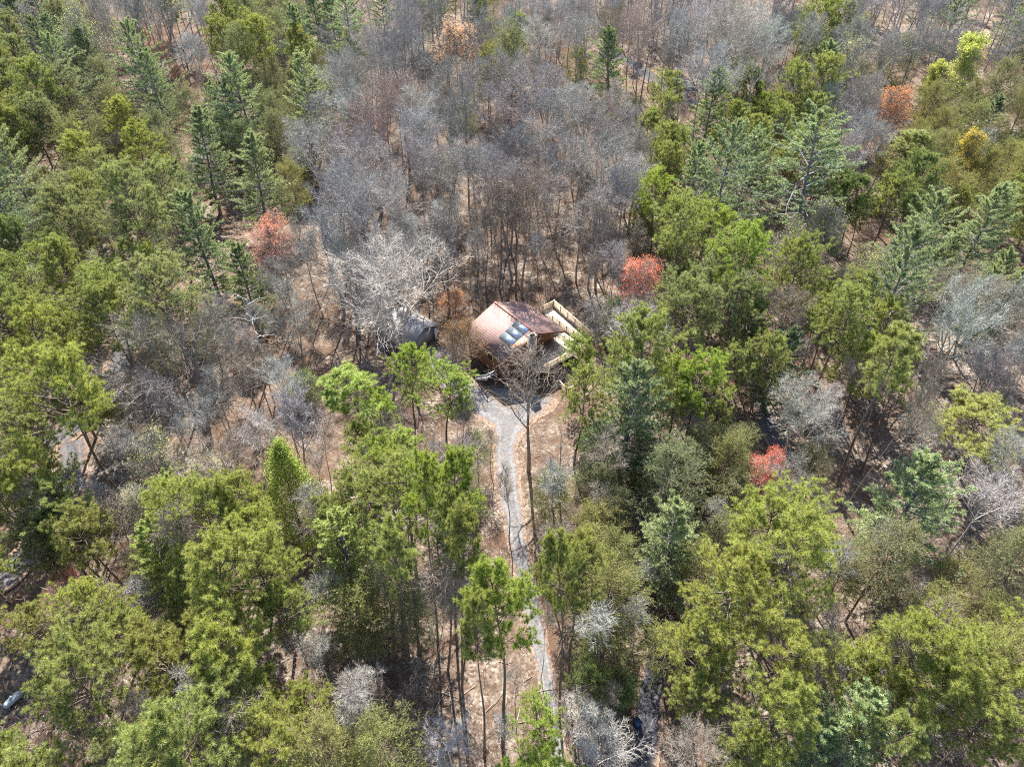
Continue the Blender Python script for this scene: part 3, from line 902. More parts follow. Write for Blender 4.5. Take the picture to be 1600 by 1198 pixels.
mb = MB(); railing(mb, hp(9.1, 18.75, 0), hp(-2.5, 18.75, 0), ZD, 1.3, 1.25, 6); part("railing", mb, M['rail'], ramp_)
for a in (-2, 2, 5, 8.6):
    z = 1.3 + (ZD - 1.3) * (a + 2.5) / 11.5 - .17
    for b in (16.0, 18.4):
        mb = MB(); box(mb, hp(a, b, z / 2), (.14, .14, z)); part("post", mb, M['rail'], ramp_)

steps = thing("steps", "grey slatted steps with a pale handrail against the near side of the house", "steps", (O2.x, O2.y, 0), HA)
for k in range(8):
    mb = MB(); box(mb, hp(1.2 + k * .34, -1.3, 2.3 - k * .24), (.29, 2.3, .07)); part("tread", mb, M['greywood'], steps)
mb = MB(); bar(mb, hp(.8, -.25, 2.3), hp(4.0, -.25, .12), .07, .25); bar(mb, hp(.8, -2.4, 2.3), hp(4.0, -2.4, .12), .07, .25)
part("stringer", mb, M['greywood'], steps)
mb = MB(); bar(mb, hp(.9, -2.5, 3.3), hp(3.9, -2.5, 1.1), .08, .08); bar(mb, hp(.9, -.3, 3.3), hp(.9, -2.5, 3.3), .08, .08)
for t in (0, .5, 1):
    bar(mb, hp(.9 + 3 * t, -2.5, 2.2 - 2.1 * t), hp(.9 + 3 * t, -2.5, 3.3 - 2.2 * t), .08, .08)
part("handrail", mb, M['white'], steps)

# garage
GA = math.atan2(.6, -.8)
gar = thing("garage", "small garage with a pale grey gable roof behind the bare trees", "garage", (-17.2, 93.2, 0), GA)
def gp(a, b, z):
    return (a, -b, z)
GL, GW, GE, GR = 8.4, 7.2, 2.7, 4.4
mb = MB()
poly(mb, [gp(-.3, -.2, GE), gp(-.3, GW / 2, GR), gp(GL, GW / 2, GR), gp(GL, -.2, GE)], .16)
poly(mb, [gp(-.3, GW / 2, GR), gp(-.3, GW + .2, GE), gp(GL, GW + .2, GE), gp(GL, GW / 2, GR)], .16)
part("roof", mb, plain("grey_shingle_courses", (.34, .315, .305), .7, .2, 1.2, 0, (1, 2.6, .45)), gar)
mb = MB()
for b in (.2, GW - .2):
    box(mb, gp(GL / 2, b, GE / 2 - .06), (GL - .6, .16, GE - .12))
box(mb, gp(GL - .4, GW / 2, GE / 2 - .06), (.16, GW - .6, GE - .12))
poly(mb, [gp(.3, .3, 0), gp(.3, GW - .3, 0), gp(.3, GW - .3, GE - .15), gp(.3, GW / 2, GR - .3), gp(.3, .3, GE - .15)][::-1], .16)
poly(mb, [gp(GL - .4, .3, GE - .15), gp(GL - .4, GW - .3, GE - .15), gp(GL - .4, GW / 2, GR - .3)], .1)
part("wall", mb, plain("grey_siding", (.30, .28, .26), .7, .2, 2, 0, (2, 5, .4)), gar)
mb = MB(); box(mb, gp(.25, 3.2, 1.05), (.1, 3.6, 2.1)); gd = part("door", mb, M['white'], gar)
mb = MB(); box(mb, gp(.17, 3.2, .9), (.05, .3, .06)); part("handle", mb, M['dark'], gd)
mb = MB(); box(mb, gp(-.2, 6.2, 1.3), (.12, .5, 2.5)); part("corner_board", mb, M['white'], gar)

# far cabin among the trees at the top
c0 = at(1237, 47)
cab = thing("cabin", "dark roofed cabin half hidden by bare trees far behind the house", "cabin", (c0[0], c0[1], c0[2] - .2), .5)
mb = MB(); poly(mb, [(-4.5, -3.6, 3.2), (4.5, -3.6, 3.2), (4.5, 0, 5.6), (-4.5, 0, 5.6)], .2); poly(mb, [(-4.5, 0, 5.6), (4.5, 0, 5.6), (4.5, 3.6, 3.2), (-4.5, 3.6, 3.2)], .2)
part("roof", mb, M['cabin'], cab)
mb = MB(); box(mb, (0, 0, 1.6), (8, 6.2, 3.2)); part("wall", mb, M['wood'], cab)
for x in (-2.4, 2.2):
    mb = MB(); box(mb, (x, -3.14, 1.8), (1.3, .1, 1.2)); wf = part("window", mb, M['white'], cab)
    mb = MB(); box(mb, (x, -3.2, 1.8), (1.1, .05, 1.0)); part("pane", mb, M['win'], wf)

# little rail fence by the pad
f0 = (7.6, 86.5); f1 = (8.8, 84.2); f2 = (10.6, 85.4)
fen = thing("rail_fence", "short pale timber rail fence turning a corner beside the driveway pad", "fence", (f1[0], f1[1], 0))
for a, b in ((f0, f1), (f2, f1)):
    mb = MB(); railing(mb, (a[0] - f1[0], a[1] - f1[1], 0), (b[0] - f1[0], b[1] - f1[1], 0), 0, 0, 1.0, 3); part("railing", mb, M['rail'], fen)

# propane tank near the lower left corner
def lathe(mb, prof, k=20, axis='z'):
    p = np.array(prof, float)
    ang = np.arange(k) * 2 * np.pi / k
    V = np.stack([p[:, 0:1] * np.cos(ang), p[:, 0:1] * np.sin(ang), np.repeat(p[:, 1:2], k, 1)], -1)
    if axis == 'x':
        V = V[..., [2, 0, 1]]
    i = np.arange(len(p) - 1)[:, None] * k; s = np.arange(k)[None]; s2 = (s + 1) % k
    Fc = np.concatenate([np.stack([i + s, i + s2, i + k + s2], -1).reshape(-1, 3), np.stack([i + s, i + k + s2, i + k + s], -1).reshape(-1, 3)])
    mb.add(V.reshape(-1, 3), Fc)
t0 = at(21, 1093, .5)
tank = thing("propane_tank", "silver blue propane tank lying on the brown leaf litter", "tank", (t0[0], t0[1], height(t0[0], t0[1])), math.radians(58))
mb = MB(); lathe(mb, [(.01, -1.05), (.22, -1.0), (.36, -.88), (.42, -.7), (.42, .7), (.36, .88), (.22, 1.0), (.01, 1.05)], 24, 'x')
body = part("shell", mb, M['tank'], tank); body.location = (0, 0, .62)
mb = MB(); lathe(mb, [(.16, 0), (.16, .2), (.10, .26), (.01, .27)], 14); dm = part("dome", mb, M['tank'], tank); dm.location = (0, 0, 1.02)
for x in (-.6, .6):
    mb = MB(); box(mb, (x, 0, .13), (.1, .5, .26)); part("foot", mb, M['dark'], tank)
b0 = at(995, 1133)
bn = thing("bin", "dark blue wheeled bin in the shade beside the dark road", "bin", (b0[0], b0[1], height(b0[0], b0[1])), .6)
mb = MB(); box(mb, (0, 0, .55), (.6, .7, .95)); part("body", mb, M['blue'], bn)
mb = MB(); box(mb, (0, -.02, 1.07), (.66, .78, .07)); bar(mb, (-.28, .42, 1.0), (.28, .42, 1.0), .05, .05); part("lid", mb, M['blue'], bn)
for x in (-.32, .32):
    mb = MB(); lathe(mb, [(.01, -.04), (.11, -.04), (.11, .04), (.01, .04)], 14, 'x'); wh = part("wheel", mb, M['dark'], bn); wh.location = (x, .3, .11)

#@@TREES
# ------------------------------------------------------------------ trees that the photograph shows one by one: kind, crown middle (pixels), crown width (pixels), colour
T = '''
W 30 22 60 dark_blue_green|W 62 12 60 dark_blue_green|W 98 28 50 dark_blue_green|W 58 60 38 dark_blue_green|V 100 45 75 dusty_olive|G 122 42 85 pale_lime
W 86 98 60 pale_green|W 137 90 58 pale_green|W 203 88 80 blue_green 2|W 240 125 60 blue_green 2|O 216 52 30 orange|O 250 80 30 orange|O 276 112 22 orange
V 390 22 64 grey_green|V 425 14 60 grey_green|L 345 48 58 mid_green|L 402 46 64 yellow_green|V 372 90 80 dusty_olive|W 470 66 56 blue_green|W 520 34 76 blue_green|W 492 18 60 blue_green
W 376 142 72 pale_green|W 480 142 64 pale_green|V 428 122 52 dusty_olive|V 422 182 62 grey_green|V 440 70 46 dusty_olive|L 12 118 60 grey_green|L 48 130 70 mid_green|V 112 148 80 dusty_olive|V 78 196 84 grey_green
V 116 232 84 olive|L 30 190 62 mid_green|L 62 178 62 grey_green|V 200 188 62 olive|L 202 226 76 yellow_green|V 262 232 62 dusty_olive|V 240 204 60 grey_green|V 296 172 64 dusty_olive
W 316 238 74 blue_green|W 400 280 86 pale_green|V 452 284 60 olive|R 428 360 86 pink|W 18 268 82 pale_green|W 8 330 80 dark_blue_green|L 100 338 90 grey_green|L 182 302 104 grey_green
V 244 318 66 dusty_olive|W 312 376 122 blue_green 1|L 20 368 74 dark_green|L 208 402 56 mid_green|L 130 288 60 mid_green|V 158 346 70 grey_green|V 66 300 60 dusty_olive|L 60 400 60 mid_green
V 160 120 60 dusty_olive|V 345 205 50 dark_green|W 350 168 50 dark_blue_green|L 15 430 74 mid_green|G 78 416 64 pale_lime|G 142 422 66 pale_lime|L 240 440 120 grey_green|L 150 452 92 mid_green|L 90 502 92 mid_green
L 82 588 150 yellow_green 3|L 172 602 60 mid_green|L 25 660 90 grey_green|L 140 640 66 mid_green|S 268 540 220 brown_grey|V 230 480 70 dusty_olive|D 392 490 60 silver|W 385 442 56 dark_green
K 475 606 50 grey_green|B 452 652 92 purple_grey|B 350 690 100 brown_grey|B 180 690 80 grey|G 236 712 90 pale_lime|L 60 742 112 yellow_green|L 62 794 116 mid_green|L 308 788 120 yellow_green|L 255 782 90 yellow_green|L 362 775 100 yellow_green
C 452 772 104 bright_green|W 276 800 66 lime 1|L 140 800 60 olive|L 60 846 100 grey_green|L 100 820 80 dark_green|L 142 930 120 yellow_green|L 112 1040 150 mid_green|V 232 868 74 olive|L 330 882 140 yellow_green
L 282 906 80 mid_green|V 270 992 92 olive|L 368 1022 150 yellow_green|L 330 1092 150 mid_green|G 206 1096 72 pale_lime|L 250 1150 110 mid_green|L 420 1152 120 yellow_green|L 470 1104 90 yellow_green|L 400 872 140 yellow_green
W 540 862 92 lime 1|B 492 1012 70 pale_grey|R 96 902 46 coral|L 200 980 90 mid_green|L 180 1175 100 grey_green|L 60 975 80 olive|L 330 960 90 olive|L 520 800 90 mid_green|L 440 940 100 mid_green
W 545 32 60 blue_green|W 596 22 44 dark_blue_green|V 548 84 60 olive|B 632 24 64 purple_grey|B 618 60 84 purple_grey|W 748 16 28 dark_blue_green|R 710 58 82 salmon|V 766 52 42 olive|V 685 12 50 grey_green
B 800 30 66 grey|B 835 50 60 pale_grey|B 872 46 60 purple_grey|B 910 40 64 grey|B 625 112 90 purple_grey|B 560 124 84 grey|B 700 118 86 purple_grey|V 800 92 84 dusty_olive|L 800 68 40 bright_green|B 760 105 60 grey
W 955 96 76 pale_green 3|V 904 98 44 mid_green|B 1012 42 80 reddish_grey|B 800 152 110 purple_grey|B 855 165 80 purple_grey|B 910 172 92 grey|B 945 165 64 reddish_grey|B 590 154 90 reddish_grey|V 990 170 34 dark_green|L 953 196 34 olive
L 1045 132 54 mid_green|L 1012 196 54 mid_green|L 1038 214 62 mid_green|L 1026 250 46 mid_green|L 1030 290 74 bright_green|B 560 262 100 grey|B 640 202 84 pale_grey|B 578 194 100 reddish_grey|B 940 242 110 grey|B 800 266 100 purple_grey
V 726 172 44 grey_green|B 670 262 90 grey|B 740 236 80 grey|B 870 235 86 purple_grey|B 700 190 70 grey|B 520 300 80 purple_grey|B 600 300 90 pale_grey|B 930 320 80 grey|B 690 330 80 pale_grey
L 1000 330 50 mid_green|V 1010 375 50 grey_green|B 1080 50 80 grey|B 1122 42 80 pale_grey|B 1162 28 80 pale_grey|B 1200 50 76 pale_grey|B 1108 92 80 pale_grey|B 1182 82 80 grey|B 1060 80 60 reddish_grey
L 1258 26 38 mid_green|L 1266 64 32 mid_green|L 1160 98 44 mid_green|L 1172 134 58 dark_green|L 1200 170 46 bright_green|L 1222 196 46 mid_green|W 1286 116 58 pale_green|L 1242 116 46 mid_green|L 1262 180 62 mid_green
W 1112 168 62 pale_green 1|W 1125 250 118 blue_green 2|W 1085 280 70 blue_green 0|W 1165 262 70 blue_green 0|G 1330 100 66 pale_lime|V 1402 92 62 grey_green|B 1440 62 66 purple_grey|B 1340 60 70 grey
R 1396 162 58 orange|Y 1520 88 64 chartreuse|Y 1466 116 34 chartreuse|Y 1512 236 56 ochre|W 1490 20 44 dark_blue_green|W 1590 40 44 blue_green|V 1562 130 72 dusty_olive|K 1570 232 50 dark_green|W 1545 190 40 dark_blue_green
V 1576 286 62 olive|L 1502 316 52 mid_green|W 1532 364 124 pale_green 1|W 1438 372 84 pale_green|D 1440 308 46 silver|L 1170 396 102 bright_green|L 1350 326 46 dark_green|B 1342 186 66 grey|B 1372 212 60 reddish_grey|V 1455 160 60 olive
L 1080 345 60 mid_green|B 1300 160 60 pale_grey|V 1520 160 50 olive|B 1480 60 60 grey|L 1100 440 86 grey_green|L 1075 480 60 grey_green|G 1312 440 50 pale_lime|L 1320 492 92 mid_green|L 1372 496 74 yellow_green
L 1090 592 88 bright_green|L 1146 556 74 mid_green|W 1216 560 62 dark_blue_green|B 1262 636 112 pale_grey|B 1510 488 130 pale_grey|B 1570 460 90 grey|B 1480 440 80 brown_grey|
R 1206 732 74 crimson|W 1430 782 128 mint_green|V 1130 716 92 olive|V 1082 692 72 dusty_olive|V 1160 680 60 grey_green|L 1222 802 140 yellow_green|B 1560 762 110 pale_grey|B 1440 660 66 grey|B 1590 700 80 grey|L 1290 470 60 mid_green
L 1590 330 60 mid_green|B 1560 560 80 brown_grey|R 1450 735 50 crimson|B 1240 470 80 brown_grey|B 1180 450 80 reddish_grey
B 600 380 90 pale_grey|B 660 372 80 grey|L 636 562 80 bright_green|L 556 760 100 mid_green|L 590 640 70 bright_green
R 1005 432 74 coral|B 986 502 88 pale_grey|L 984 560 72 mid_green|L 1064 592 88 bright_green|W 984 644 122 blue_green 1|P 795 760 56 brown_grey|V 745 694 52 grey_green|V 868 772 84 olive
K 925 690 44 dark_green|D 880 705 60 grey|V 930 720 60 dusty_olive|K 1010 735 50 mid_green|V 1000 700 70 grey_green|V 960 790 70 dusty_olive
V 648 962 92 dusty_olive|V 560 972 108 olive|V 606 1152 124 olive|V 900 878 112 olive|V 962 862 108 olive|L 834 1132 88 bright_green|L 930 1058 70 dark_green 4|K 965 1072 60 dark_green
V 950 990 100 olive|B 912 1102 84 pale_grey|B 942 1164 110 pale_grey|W 1050 852 84 pale_green 1|V 1050 1000 84 olive|V 1100 880 90 olive|L 1166 920 138 yellow_green|L 1112 1002 112 yellow_green|L 1240 1012 150 yellow_green|L 1430 1020 150 yellow_green|L 1500 1050 150 yellow_green
L 1232 1112 140 yellow_green|W 1344 1152 100 mint_green 1|L 1402 1150 120 mid_green|V 1550 962 84 olive|V 1380 872 130 dusty_olive|V 1490 904 92 olive|L 1252 832 100 yellow_green|L 1550 1120 130 mid_green|U 1090 1172 100 brown_grey|V 1310 900 90 olive
L 1080 1090 90 mid_green|L 1160 1180 110 mid_green|L 1330 1040 90 yellow_green|V 1580 860 70 dusty_olive|B 700 1140 80 pale_grey|B 560 1060 70 pale_grey|B 705 800 60 pale_grey|P 770 690 40 brown_grey|L 560 680 50 mid_green
B 480 380 70 reddish_grey|B 440 420 70 grey
B 330 610 90 grey|B 395 560 80 brown_grey|B 200 610 90 brown_grey|B 430 590 80 grey|B 300 650 80 grey|B 510 350 90 grey|B 1050 520 60 grey|V 1040 640 60 dusty_olive|L 1120 640 60 mid_green|V 1190 600 50 grey_green
'''
KIND_OF = {'O': 'R', 'E': 'G', 'A': 'S', 'U': 'B'}
SEEDS = []
random.seed(11)
for item in T.replace('\n', '|').split('|'):
    if not item.strip():
        continue
    q = item.split()
    k = KIND_OF.get(q[0], q[0])
    px, py, w = map(float, q[1:4])
    col = q[4].replace('_', ' ')
    var = int(q[5]) % len(PROTO[k]) if len(q) > 5 else None
    kw = dict(tone=col if col in TONES else None, bark=col if col in BARKS else None)
    if q[0] == 'E':
        kw['tone'] = 'rust brown'; kw['bark'] = 'brown grey'
    lo = {'B': .45, 'P': .5, 'R': .35, 'D': .5, 'K': .5, 'G': .45, 'V': .5, 'S': .55}.get(k, .5)
    by_crown(k, px, py, w, var=var, smin=lo, smax=1.55 if k in 'LWSV' else 1.4, sz=.86 if k == 'W' else 1.0, **kw)
    if q[0] in 'LVWBG':
        SEEDS.append((px, py, q[0], col))

def by_foot(key, fx, fy, px, py, w, tone=None, bark=None, var=0, label=None, reg=True):
    """A tree whose foot and crown both show: foot and lean, height and width come from the two."""
    pr = PROTO[key][var]
    g = at(fx, fy)
    d = ray(px, py)
    k = g[1] / d[1]
    c = Vector((d[0] * k, g[1], H + d[2] * k)) - Vector(g)
    s = w * proj(g[0], g[1], g[2] + c.z)[2] / F / pr['W']
    sz = c.length / (pr['H'] * pr['cz'])
    s = max(s, sz / 1.7)
    e = tree(key, g[0], g[1], s, sz, tone, bark, var, label, reg=reg)
    e.rotation_euler = (c.normalized().to_track_quat('Z', 'Y').to_matrix() @ Matrix.Rotation(random.uniform(0, 6.28), 3, 'Z')).to_euler()
    THINGS[-1]['px'], THINGS[-1]['py'] = px, py
    return e
for q in (('N', 618, 738, 548, 592, 92, 'bright green', 1), ('N', 650, 792, 628, 682, 74, 'bright green', 0), ('L', 699, 706, 700, 598, 98, 'bright green', 3), ('L', 905, 624, 902, 546, 62, 'bright green', 1),
          ('N', 714, 1004, 712, 735, 70, 'bright green', 1), ('N', 700, 1046, 697, 800, 50, 'mid green', 1), ('N', 684, 1005, 676, 752, 50, 'bright green', 0), ('N', 722, 1075, 722, 830, 44, 'mid green', 2), ('N', 786, 1165, 782, 930, 112, 'bright green', 2), ('N', 757, 1180, 748, 955, 60, 'mid green', 0),
          ('N', 874, 1120, 878, 880, 70, 'mid green', 2), ('N', 640, 1030, 604, 862, 90, 'mid green', 0), ('N', 890, 1075, 918, 860, 80, 'olive', 1),
          ('W', 1240, 412, 1284, 244, 128, 'blue green', 2), ('L', 1498, 744, 1532, 650, 140, 'yellow green', 3), ('N', 1372, 335, 1420, 222, 72, 'mid green', 2), ('N', 1302, 776, 1412, 548, 84, 'mid green', 1), ('N', 1345, 740, 1410, 590, 60, 'mid green', 0), ('W', 1343, 590, 1404, 440, 92, 'blue green', 0)):
    by_foot(q[0], q[1], q[2], q[3], q[4], q[5], q[6], None, q[7])
by_foot('S', 632, 556, 604, 424, 210, None, 'pale grey', 1)
by_foot('R', 704, 584, 714, 516, 80, 'rust brown', 'brown grey', 0, "rust brown beech still in leaf between the garage and the house")
by_foot('R', 706, 494, 706, 467, 52, 'orange', 'brown grey', 1, "small orange maple behind the rust brown beech at the garage")
by_foot('S', 560, 520, 545, 415, 130, None, 'grey', 2)
for q in ((1318, 800, 1440, 600, 60), (1375, 770, 1440, 640, 70), (845, 1060, 872, 960, 40), (676, 1100, 664, 900, 40), (1490, 560, 1530, 450, 100)):
    by_foot('P' if q[4] < 65 else 'B', q[0], q[1], q[2], q[3], q[4], None, 'brown grey', 1)

# ------------------------------------------------------------------ where the photograph shows open ground, paving or a roof no further crown may stand in the line of sight
CLEAR = [(815, 515, 95, 72), (632, 508, 55, 42), (798, 650, 60, 50), (798, 740, 36, 80), (804, 850, 36, 60), (830, 1000, 60, 130), (720, 1000, 70, 190), (860, 700, 40, 80),
         (35, 1000, 60, 130), (60, 700, 40, 16), (25, 895, 34, 22), (1370, 690, 75, 90), (1205, 670, 28, 40), (690, 575, 50, 30), (1360, 980, 36, 90), (1008, 1125, 20, 40),
         (1520, 800, 60, 60), (540, 560, 46, 70), (1175, 330, 30, 30), (480, 700, 60, 50), (1030, 110, 36, 40)]
for item in T.replace('\n', '|').split('|'):
    q = item.split()
    if q and (q[0] in 'RYOEC' or (q[0] == 'W' and float(q[3]) > 70)):
        CLEAR.append((float(q[1]), float(q[2]), float(q[3]) * .38, float(q[3]) * .38))
TRUNKS = (480, 1010, 370, 470)              # the open wood floor behind the house: only bare trees there

def blocked(px, py, hw, hh):
    return any(((px - c[0]) / (c[2] + hw)) ** 2 + ((py - c[1]) / (c[3] + hh)) ** 2 < 1 for c in CLEAR)

def on_paving(x, y, r=0.6):
    d = np.hypot(PV[:, 0] - x, PV[:, 1] - y) - PV[:, 2] * .5
    return d.min() < r

def in_house(x, y):
    for o, sx0, sx1, sy0, sy1 in ((house, -5, 16, -20, 2), (gar, -1.5, 10, -9, 1.5)):
        c, s_ = math.cos(o.rotation_euler.z), math.sin(o.rotation_euler.z)
        dx, dy = x - o.location.x, y - o.location.y
        lx, ly = dx * c + dy * s_, -dx * s_ + dy * c
        if sx0 < lx < sx1 and sy0 < ly < sy1:
            return True
    return False

def behind_house(x, y):
    return -9 < x < 13 and 88 < y < 124

def near_kind(px, py):
    d = sorted(((px - s[0]) ** 2 + ((py - s[1]) * 1.25) ** 2, i) for i, s in enumerate(SEEDS))
    return SEEDS[random.choice(d[:3])[1]]

def bare_zone(px, py):
    return (500 < px < 1010 and 60 < py < 470) or (1000 < px < 1250 and py < 150) or (150 < px < 340 and py < 70) or (330 < px < 520 and 330 < py < 700) or (1400 < px and 420 < py < 600)

COUNT = {}
random.seed(23)
cand = []
for _ in range(9000):
    px, py = random.uniform(-90, 1690), random.uniform(-30, 1330)
    # even over the ground, not over the picture: nearer rows get fewer
    g = at(px, py)
    cand.append((g[0], g[1]))
random.shuffle(cand)
LIMIT = {'L': 150, 'V': 120, 'W': 30, 'B': 210, 'G': 30}
def free(x, y, r, over=.62):
    return all((x - u) ** 2 + (y - v) ** 2 > (over * (r + q)) ** 2 for u, v, q in USED)
for x, y in cand:
    if y > 262 or y < 22 or on_paving(x, y, 1.2) or in_house(x, y):
        continue
    z = height(x, y)
    cpx, cpy, dep = proj(x, y, z + 15)
    if not (-120 < cpx < 1720 and -60 < cpy < 1300):
        continue
    k, col = near_kind(cpx, cpy)[2:]
    if bare_zone(cpx, cpy) and random.random() < .93:
        k, col = 'B', random.choice(['grey', 'purple grey', 'brown grey', 'pale grey'])
    if COUNT.get(k, 0) >= LIMIT[k] or behind_house(x, y):
        continue
    s = random.uniform(.72, 1.12) if k != 'B' else random.uniform(.78, 1.22) if y > 105 else random.uniform(.5, .8)
    v = random.randrange(len(PROTO[k]))
    pr = PROTO[k][v]
    r = pr['W'] * s * .5
    if not free(x, y, r, (.55 if y > 105 else .75) if k == 'B' else .58):
        continue
    tx, ty, dep = proj(x, y, z + pr['H'] * s * pr['cz'])
    hw = F * r / dep
    if blocked(tx, ty, hw * .8, hw * .9):
        continue
    if k == 'B' and 680 < tx < 1010 and 305 < ty < 480:
        continue
    if k != 'B' and TRUNKS[0] < tx < TRUNKS[1] and 200 < ty < TRUNKS[3]:
        continue
    COUNT[k] = COUNT.get(k, 0) + 1
    tree(k, x, y, s, None, col if col in TONES else None, col if col in BARKS else None, v)

# slender trees and saplings that fill the wood floor between the crowns
n_p = 0
random.seed(31)
for x, y in cand[::-1]:
    if n_p >= 290 or y > 225 or y < 24 or on_paving(x, y, .8) or in_house(x, y):
        continue
    z = height(x, y)
    s = random.uniform(.45, 1.0)
    gx_, gy_, _ = proj(x, y, z)
    tx, ty, dep = proj(x, y, z + 12 * s)
    if not (-40 < tx < 1640 and -20 < ty < 1240):
        continue
    dens = 1.0 if (560 < tx < 1010 and 230 < ty < 470) else .22
    if random.random() > dens or not free(x, y, .5, .30):
        continue
    if blocked(tx, ty, 4, 14) and random.random() < .85:
        continue
    n_p += 1
    tree('P', x, y, s, None, None, random.choice(['brown grey', 'grey', 'purple grey', 'brown grey']), reg=False)
    USED.append((x, y, .8))

for px, py, v, s in ((806, 461, 0, 1.1), (815, 463, 3, 1.2), (780, 452, 1, 1.0), (760, 458, 2, .9), (700, 470, 0, 1.0), (900, 440, 2, .9), (930, 452, 4, .9)):
    P = at(px, py)
    tree('B', P[0], P[1], s, s, None, 'brown grey', v)
P = at(826, 735)
tree('T', P[0], P[1], 1.0, 1.0, None, 'brown grey', 0, "tall dark bare tree standing before the house where the driveway widens")

# ------------------------------------------------------------------ things nobody could count: brush on the wood floor, fallen twigs, the far bare woods
def brush():
    rng = np.random.default_rng(71)
    mb = MB()
    st, dd, ln = [], [], []
    tries = 0
    while len(st) < 5600 and tries < 90000:
        tries += 1
        u, v = rng.uniform(-60, 1660), rng.uniform(-10, 1260)
        P = at(u, v)
        if P[1] > 250 or on_paving(P[0], P[1], .4) or in_house(P[0], P[1]):
            continue
        cl = math.sin(P[0] * .13 + 1) + math.sin(P[1] * .11 + P[0] * .05)
        if cl < rng.uniform(-2.2, .9) or (blocked(u, v, 0, 0) and rng.uniform() < .72):
            continue
        st.append((P[0], P[1], P[2] - .05)); ln.append(rng.uniform(.9, 3.4))
    st = np.array(st); ln = np.array(ln)
    m = 3
    s = np.repeat(st, m, 0) + rng.normal(0, .12, (len(st) * m, 3)) * np.array([1, 1, 0])
    l2 = np.repeat(ln, m) * rng.uniform(.6, 1.1, len(s))
    d = unit(rng.normal(0, .33, (len(s), 3)) + np.array([0, 0, 1]))
    P, D = grow(s, d, l2, 4, rng, .13, .05)
    tubes(mb, P, np.full((len(s), 1), .022) * lin(1, .4, 4)[None], 3)
    a, b, t, par = kids(P, D, 5, rng, .25, 1, .35, .9)
    l3 = l2[par] * rng.uniform(.25, .5, len(a))
    blades(mb, a, b, l3, .035, rng)
    c = a + b * (l3 * .5)[:, None]
    for sg in (1, -1):
        blades(mb, c, unit(b + sg * .7 * perp(b, rng)), l3 * .55, .028, rng)
    o = link(bpy.data.objects.new("undergrowth", mb.mesh("undergrowth", M['bark'], False)))
    o.color = (.33, .25, .22, 1)
    o['kind'] = 'stuff'; o['label'] = "bare twiggy brush covering the wood floor between the trees"
brush()

def litter():
    rng = np.random.default_rng(72)
    mb = MB()
    pts = []
    while len(pts) < 1500:
        P = at(rng.uniform(-20, 1620), rng.uniform(60, 1230))
        if not in_house(P[0], P[1]) and P[1] < 200 and (not on_paving(P[0], P[1], 0) or rng.uniform() < .04):
            pts.append((P[0], P[1], P[2] + .06))
    s = np.array(pts)
    a = rng.uniform(0, 6.283, len(s))
    d = np.stack([np.cos(a), np.sin(a), rng.normal(.02, .05, len(s))], 1)
    P, D = grow(s, d, rng.uniform(.8, 5.0, len(s)), 5, rng, .10, 0)
    tubes(mb, P, rng.uniform(.015, .07, (len(s), 1)) * lin(1, .5, 5)[None], 4)
    o = link(bpy.data.objects.new("fallen_branches", mb.mesh("fallen_branches", M['bark'], False)))
    o.color = (.30, .25, .21, 1)
    o['kind'] = 'stuff'; o['label'] = "fallen branches strewn over the leaf litter"
litter()

def far_woods():
    """The bare woods along the top, where single trees run together: points on the far ground that carry whole bare trees."""
    rng = np.random.default_rng(73)
    pts, sc, rz = [], [], []
    for _ in range(14000):
        x, y = rng.uniform(-330, 330), rng.uniform(196, 470)
        if abs(x) > y * .86 + 30 or on_paving(x, y, 2):
            continue
        if y < 262 and not free(x, y, 3.6, .62):
            continue
        q = np.array(pts[-400:]) if pts else np.zeros((0, 3))
        if len(pts) and (np.hypot(np.array(pts)[:, 0] - x, np.array(pts)[:, 1] - y).min() < 5.6):
            continue
        z = height(x, y)
        tx, ty, _ = proj(x, y, z + 15)
        if not (-90 < tx < 1690 and ty > -40):
            continue
        pts.append((x, y, z - .1)); sc.append(rng.uniform(.6, 1.0))
        if len(pts) >= 760:
            break
    n = len(pts)
    pick = rng.integers(0, 4, n)
    srcs = [bare_tree(900 + i, *a) for i, a in enumerate([(20, 4.4, 10, .42), (18, 4.0, 9, .4), (21, 4.8, 11, .45), (19, 4.2, 10, .4)])]
    mb = MB()
    for k in range(4):
        tb, cb, _ = srcs[k]
        V = np.concatenate(tb.v + cb.v); off = 0
        Ft = np.concatenate(tb.f); Fc = np.concatenate(cb.f) + tb.n
        Fa = np.concatenate([Ft, Fc])
        # thin the twigs out: these trees stand more than 200 m away
        keep = np.ones(len(Fa), bool); keep[len(Ft):] = rng.uniform(0, 1, len(Fc)) < .45
        Fa = Fa[keep]
        used, inv = np.unique(Fa, return_inverse=True)
        V = V[used]; Fa = inv.reshape(-1, 3)
        for j in np.nonzero(pick == k)[0]:
            a = rng.uniform(0, 6.283); c_, s_ = math.cos(a), math.sin(a)
            R_ = np.array([[c_, -s_, 0], [s_, c_, 0], [0, 0, 1.0]]) * sc[j]
            Q = (V @ R_.T).astype(np.float32) + np.array(pts[j], np.float32)
            mb.add(Q, Fa)
    o = link(bpy.data.objects.new("far_woods", mb.mesh("far_woods", M['bark'], False)))
    o.color = (.30, .285, .268, 1)
    o['kind'] = 'stuff'; o['label'] = "far bare grey woods running together along the top of the slope"
far_woods()

